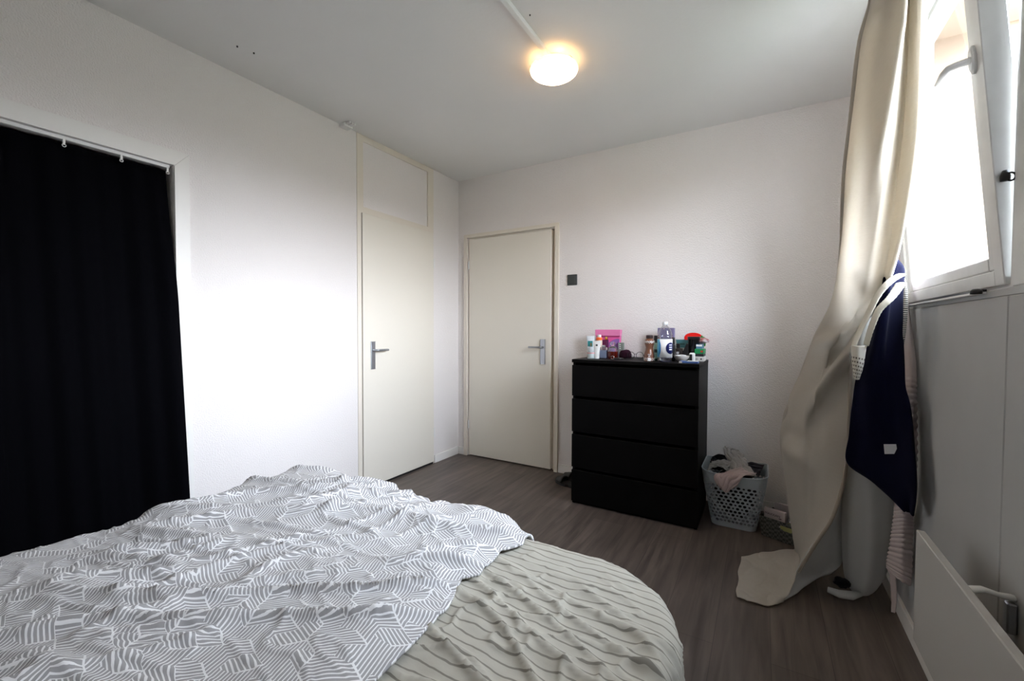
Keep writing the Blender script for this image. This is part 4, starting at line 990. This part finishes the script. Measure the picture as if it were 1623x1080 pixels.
ROBE = [
     [(3.0, -0.957, 1.413), (3.01, -0.966, 1.399), (3.03, -0.891, 1.392)] ,
     [(3.0, -0.915, 1.26), (3.01, -0.997, 1.258), (3.03, -0.958, 1.246)] ,
     [(3.0, -0.962, 1.079), (3.01, -1.048, 1.085), (3.03, -1.057, 1.074)] ,
     [(3.0, -1.042, 0.911), (3.01, -1.104, 0.921), (3.03, -1.071, 0.918)] ,
     [(2.99, -1.094, 0.674), (3.0, -1.131, 0.686), (3.025, -1.114, 0.685)] ,
     [(2.98, -1.051, 0.509), (2.99, -1.125, 0.538), (3.02, -1.102, 0.536)] ,
     [(2.975, -1.041, 0.378), (2.985, -1.142, 0.423), (3.02, -1.113, 0.42)] ,
     [(2.97, -1.011, 0.242), (2.985, -1.114, 0.264), (3.02, -1.113, 0.25)] ,
     [(2.975, -1.074, 0.246), (2.99, -1.135, 0.247), (3.02, -1.099, 0.223)] ,
]
ROBE_POLY = [
     [(3.0, -0.983, 1.334), (3.0, -1.037, 1.331), (3.0, -1.055, 1.134), (3.0, -1.005, 1.107)] ,
]
BAG = [
     [(2.813, -1.2, 1.141), (2.831, -1.22, 1.138), (2.856, -1.2, 1.138)] ,
     [(2.818, -1.19, 1.074), (2.83, -1.21, 1.071), (2.85, -1.19, 1.063)] ,
     [(2.826, -1.18, 1.013), (2.831, -1.19, 1.009), (2.84, -1.18, 1.009)] ,
]
STRAPS = [
     [(2.954, -1.17, 1.402), (2.915, -1.22, 1.374), (2.884, -1.22, 1.329), (2.856, -1.21, 1.253), (2.828, -1.2, 1.17), (2.819, -1.2, 1.137)] ,
     [(2.954, -1.18, 1.369), (2.918, -1.23, 1.316), (2.885, -1.23, 1.271), (2.866, -1.22, 1.206), (2.856, -1.2, 1.142)] ,
]
TAG = [
     [(2.917, -1.18, 0.771), (2.952, -1.18, 0.776), (2.958, -1.18, 0.74), (2.921, -1.18, 0.734)] ,
]
FLAP = [
     [(2.69, -0.516, 0.02), (2.693, -0.784, 0.09), (2.669, -0.946, 0.08), (2.636, -1.062, 0.05), (2.617, -1.08, 0.012)] ,
     [(2.593, -0.613, 0.02), (2.608, -0.783, 0.05), (2.599, -0.926, 0.04), (2.584, -1.055, 0.03), (2.569, -1.134, 0.012)] ,
     [(2.512, -0.692, 0.02), (2.522, -0.805, 0.02), (2.523, -0.981, 0.03), (2.519, -1.076, 0.02), (2.513, -1.148, 0.012)] ,
     [(2.442, -0.766, 0.015), (2.436, -0.88, 0.015), (2.437, -0.973, 0.015), (2.436, -1.067, 0.012), (2.438, -1.147, 0.012)] ,
]
LIN1 = [
     [(2.846, -0.86, 0.728), (2.859, -0.84, 0.668), (2.868, -0.82, 0.592)] ,
     [(2.817, -0.86, 0.465), (2.848, -0.82, 0.429), (2.87, -0.8, 0.397)] ,
     [(2.758, -0.9, 0.293), (2.816, -0.84, 0.253), (2.863, -0.8, 0.248)] ,
     [(2.708, -0.97, 0.209), (2.777, -0.86, 0.134), (2.854, -0.8, 0.128)] ,
     [(2.67, -0.924, 0.09), (2.742, -0.862, 0.06), (2.811, -0.837, 0.08)] ,
     [(2.622, -1.068, 0.015), (2.69, -0.937, 0.015), (2.765, -0.77, 0.015)] ,
]

# beige curtain: wraps back towards the wall on its left edge
T = []
for i, r in enumerate(CURT):
    r = list(r) if len(r) == 5 else [r[0], r[1], tuple((Vector(r[1])+Vector(r[2]))/2), r[2], r[3]]
    a = Vector(r[0]); b = Vector(r[1]); c_ = Vector(r[3]); d_ = Vector(r[4])
    w = .05 if i < 6 else .04
    k = (1-sstep(5, 8, i))      # hidden layers added behind the hanging part, dimming light through the cloth
    mid = b.lerp(c_, .35)+Vector((.080, .10, 0)); near = a+Vector((w*1.2, w*1.0, 0))
    back = near.lerp(mid, float(k)); ret = (c_+Vector((.010, .030, 0))).lerp(d_+Vector((.006, .012, 0)), 1-float(k)*.9)
    T.append([tuple(back), tuple(a+Vector((w*.75, w*.7, 0))), tuple(a+Vector((w*.15, w*.2, 0)))] + r + [tuple(d_+Vector((.006, .012, 0))), tuple(ret)])
T = [[(p[0], p[1], p[2]+.09) for p in T[0]]] + T
T[0] = [(p[0], p[1], 2.555) for p in T[0]]
T[1] = [(p[0], p[1], min(p[2], 2.50)) for p in T[1]]
def fold(u_, v):
    u = np.clip((u_-3/9)/(4/9), 0, 1)       # the visible front occupies the middle columns
    up = 1-sstep(.30, .45, v)
    d = up*(.004*np.sin(u*11+1.5)+.002*np.sin(u*29+2*v))
    # twist folds where it is swept aside
    lo = sstep(.36, .50, v)*(1-sstep(.86, .97, v))
    win = sstep(0, .12, u)*(1-sstep(.93, 1, u))
    d = d + SG*win*(.018*np.exp(-((v-.46+.05*(u-.5))/.022)**2) - .022*np.exp(-((v-.495+.06*(u-.5))/.018)**2)
        + .030*np.exp(-((v-.565+.17*(u-.35))/.040)**2)*sstep(.05, .3, u) - .045*np.exp(-((v-.640+.19*(u-.35))/.030)**2)*sstep(.22, .5, u)
        + .020*np.exp(-((v-.70-.04*u)/.022)**2)*(1-sstep(.35, .7, u)) - .022*np.exp(-((v-.735-.05*u)/.020)**2)*(1-sstep(.3, .75, u)))
    d = d + lo*.010*perlin(u*3+v*4, v*6-u*2, 41) + .0035*perlin(u*6, v*18, 42)
    d = d + .010*np.exp(-((v-.66-.05*u)/.02)**2)*(1-sstep(.5, .8, u))
    return d
t = thing('beige_curtain', (2.85, -.95, 0), 'long beige curtain swept aside in the window corner and trailing on the floor', 'curtain')
SG = 1
P = sheet(T, 300, 150, fold)
P[..., 2] = np.maximum(P[..., 2], .012)
obj('cloth', gridmesh(P.tolist()), BEIGE, t, smooth=True, solid=.002)
hem = P[150:, 116, :]+np.array([-.002, -.004, 0])
bm = _new(); tube(bm, [tuple(p) for p in hem[::4]], .0075, 8, flat=.5); obj('hem', bm, fabric('hem_cloth', (.44, .38, .31), .1, 300), t, smooth=True, label='darker stitched curtain hem')
# trailing piece on the floor
P = sheet(FLAP, 50, 60, lambda u, v: .010*perlin(u*3, v*4, 51)+.004*ridge(u*4, v*3, 52, .2))
rag = np.linspace(0, 1, 60)
P[..., 2] = np.maximum(P[..., 2], .008)
for j in range(60): P[-6:, j, 0] += .003*np.sin(j*.23)*np.linspace(0, 1, 6)
obj('trailing_end', gridmesh(P.tolist()), BEIGE, t, smooth=True, solid=.0025, off=0)
P = sheet(LIN1, 60, 30, lambda u, v: .006*perlin(u*3, v*6, 55)); P[..., 2] = np.maximum(P[..., 2], .008)
obj('lining', gridmesh(P.tolist()), LINING, t, smooth=True, solid=.002, label='grey-white lining side of the curtain')
# the lining gathered into a rounded pouch: hangs from behind the towel to the floor
prof = [(1.28, .030, 2.93), (1.10, .045, 2.925), (.95, .058, 2.92), (.80, .070, 2.922), (.65, .080, 2.925), (.50, .086, 2.93), (.36, .088, 2.933), (.24, .084, 2.932), (.14, .074, 2.928), (.07, .058, 2.92), (.03, .036, 2.915), (.012, .014, 2.91)]
PP = []
for z, w, cx in [tuple(x) for x in catmull(prof, 60)]:
    ring = []
    for a in np.linspace(0, 2*PI, 72):
        k = 1+.05*math.sin(3*a+z*2)+.03*math.sin(7*a)
        front = -.062*(w/.085)
        ring.append((min(cx+w*math.cos(a)*k, 3.015), -.84+.075*(w/.085)*math.sin(a)*k, z))
    PP.append(ring)
obj('gathered_lining', gridmesh(PP), LINING, t, smooth=True, solid=.002, label='grey-white lining gathered into a rounded bulge')
bm = _new(); tube(bm, [(2.79, -.905, .030), (2.83, -.915, .028), (2.875, -.905, .030), (2.91, -.88, .035)], [.012, .017, .018, .010], 12); obj('rolled_hem', bm, LINING, t, smooth=True)
bm = _new(); box(bm, 2.90, 2.93, -1.75, -.70, 2.572, 2.5995, bev=.003); obj('curtain_rail', bm, WHITEP, t, label='white ceiling curtain rail')
crumple('dark_sock', (2.840, -.90, .075), (.030, .022, .020), BC, 61, .4, sub=3, label='small dark sock caught in the lining near the floor', cat='sock')

# hooks at the window corner
bm = _new(); box(bm, 3.034, 3.0495, -.800, -.780, 1.40, 1.43, bev=.002); tube(bm, [(3.036, -.79, 1.42), (3.000, -.88, 1.42), (2.975, -1.00, 1.43), (2.955, -1.075, 1.465)], .004, 8)
obj('wall_hook', bm, WHITEP, label='hook under the window corner carrying the towels', cat='hook')
# navy towel
t = thing('navy_towel', (2.93, -1.12, .55), 'dark navy bath towel hanging in the corner below the window', 'towel')
P = sheet(NAVYT, 150, 60, lambda u, v: (.012*np.sin(u*10+1)*(1-v*.5)+.010*perlin(u*3, v*4, 71))*sstep(0, .12, v))
obj('cloth', gridmesh(P.tolist()), NAVY, t, smooth=True, solid=.006, off=-1)
P = [[tuple(Vector(p)+Vector((0, -.004+.0, 0))) for p in (TAG[0][0], TAG[0][1])], [tuple(Vector(p)) for p in (TAG[0][3], TAG[0][2])]]
obj('care_tag', gridmesh(P), WH, t, solid=.0008, label='white care tag')
# pink towel behind
t = thing('pink_towel', (3.0, -1.08, .2), 'long pale pink ribbed towel hanging behind the navy towel', 'towel')
P = sheet(ROBE, 420, 24, lambda u, v: (.0022*np.sin(v*400))*sstep(.28, .34, v)+.006*perlin(u*2, v*8, 81))
P[..., 0] = np.minimum(P[..., 0], 3.034)
obj('cloth', gridmesh(P.tolist()), PINKT, t, smooth=True, solid=.005, off=0)
P = sheet([[(2.990, -.955, .32), (3.005, -.98, .32)], [(2.985, -.985, .20), (3.002, -1.0, .20)], [(2.986, -1.01, .12), (3.000, -1.02, .12)], [(2.985, -1.022, .062), (2.995, -1.03, .066)]] , 30, 6, lambda u, v: .003*perlin(u*2, v*6, 83))
obj('cloth_belt', gridmesh(P.tolist()), PINKT, smooth=True, solid=.004, label='narrow pale cloth belt end hanging lowest beneath the pink towel', cat='belt')
# monochrome patterned garment edge
ZB = mat('black_white_zigzag', (.02, .02, .02), .8)
nz = ZB.node_tree; wv = nz.nodes.new('ShaderNodeTexWave'); tw = nz.nodes.new('ShaderNodeTexCoord'); wv.bands_direction = 'Z'; wv.inputs['Scale'].default_value = 42; wv.inputs['Distortion'].default_value = 3
nz.links.new(tw.outputs['Object'], wv.inputs[0]); mz = nz.nodes.new('ShaderNodeMix'); mz.data_type = 'RGBA'; mz.inputs[6].default_value = (.012, .012, .012, 1); mz.inputs[7].default_value = (.55, .52, .46, 1)
gz = nz.nodes.new('ShaderNodeMath'); gz.operation = 'GREATER_THAN'; gz.inputs[1].default_value = .5
nz.links.new(wv.outputs['Fac'], gz.inputs[0]); nz.links.new(gz.outputs[0], mz.inputs[0]); nz.links.new(mz.outputs[2], nz.nodes['Principled BSDF'].inputs['Base Color'])
P = sheet([[(2.985, -1.03, 1.40), (2.990, -1.05, 1.40), (2.996, -1.045, 1.39)], [(2.980, -1.05, 1.33), (2.990, -1.07, 1.33), (2.998, -1.07, 1.325)], [(2.978, -1.06, 1.26), (2.988, -1.08, 1.26), (2.996, -1.08, 1.255)], [(2.976, -1.07, 1.18), (2.983, -1.09, 1.18), (2.990, -1.085, 1.18)], [(2.976, -1.08, 1.11), (2.979, -1.09, 1.11), (2.983, -1.09, 1.11)]], 50, 12)
obj('patterned_scarf', gridmesh(P.tolist()), ZB, smooth=True, solid=.003, label='black and white patterned scarf edge between navy and pink towels', cat='scarf')
# cream knitted bag
t = thing('cream_bag', (2.83, -1.19, 1.0), 'cream knitted bag hanging by its strap over the navy towel', 'bag')
P = sheet(BAG, 40, 14)
KN = fabric('cream_openwork', (.58, .55, .47), .0, 200)
nk = KN.node_tree; wk = nk.nodes.new('ShaderNodeTexBrick'); tk = nk.nodes.new('ShaderNodeUVMap'); tk.uv_map = 'cloth'
wk.inputs['Scale'].default_value = 1; wk.inputs['Brick Width'].default_value = .2; wk.inputs['Row Height'].default_value = .15; wk.inputs['Mortar Size'].default_value = .045; wk.inputs['Color1'].default_value = (.12, .10, .08, 1); wk.inputs['Color2'].default_value = (.16, .14, .11, 1); wk.inputs['Mortar'].default_value = (.60, .57, .49, 1)
nk.links.new(tk.outputs[0], wk.inputs[0]); nk.links.new(wk.outputs[0], nk.nodes['Principled BSDF'].inputs['Base Color'])
uvs = [[(j/13, max(0, i/39-.28)*1.3) for j in range(14)] for i in range(40)]
obj('body', gridmesh(P.tolist(), uvs), KN, t, smooth=True, solid=.004)
Pb = P.copy(); Pb[..., 0] += .004; Pb[..., 1] += .028
obj('back_panel', gridmesh(Pb.tolist()), CREAMK, t, smooth=True, solid=.004)
for s_ in STRAPS:
    c_ = catmull(s_[0] if isinstance(s_[0], list) else s_, 60); w_ = np.interp(np.linspace(0, 1, 60), [0, .3, 1], [.017, .015, .012])
    bm = _new(); tube(bm, [tuple(p) for p in c_], [float(a_*(1+.05*math.sin(i*1.9))) for i, a_ in enumerate(w_)], 10, flat=.35); obj('strap', bm, CREAMK, t, smooth=True)

# ---------------------------------------------------------------- convector heater
t = thing('panel_radiator', (2.94, -2.6, .26), 'flat white panel heater mounted off the wall under the window', 'radiator')
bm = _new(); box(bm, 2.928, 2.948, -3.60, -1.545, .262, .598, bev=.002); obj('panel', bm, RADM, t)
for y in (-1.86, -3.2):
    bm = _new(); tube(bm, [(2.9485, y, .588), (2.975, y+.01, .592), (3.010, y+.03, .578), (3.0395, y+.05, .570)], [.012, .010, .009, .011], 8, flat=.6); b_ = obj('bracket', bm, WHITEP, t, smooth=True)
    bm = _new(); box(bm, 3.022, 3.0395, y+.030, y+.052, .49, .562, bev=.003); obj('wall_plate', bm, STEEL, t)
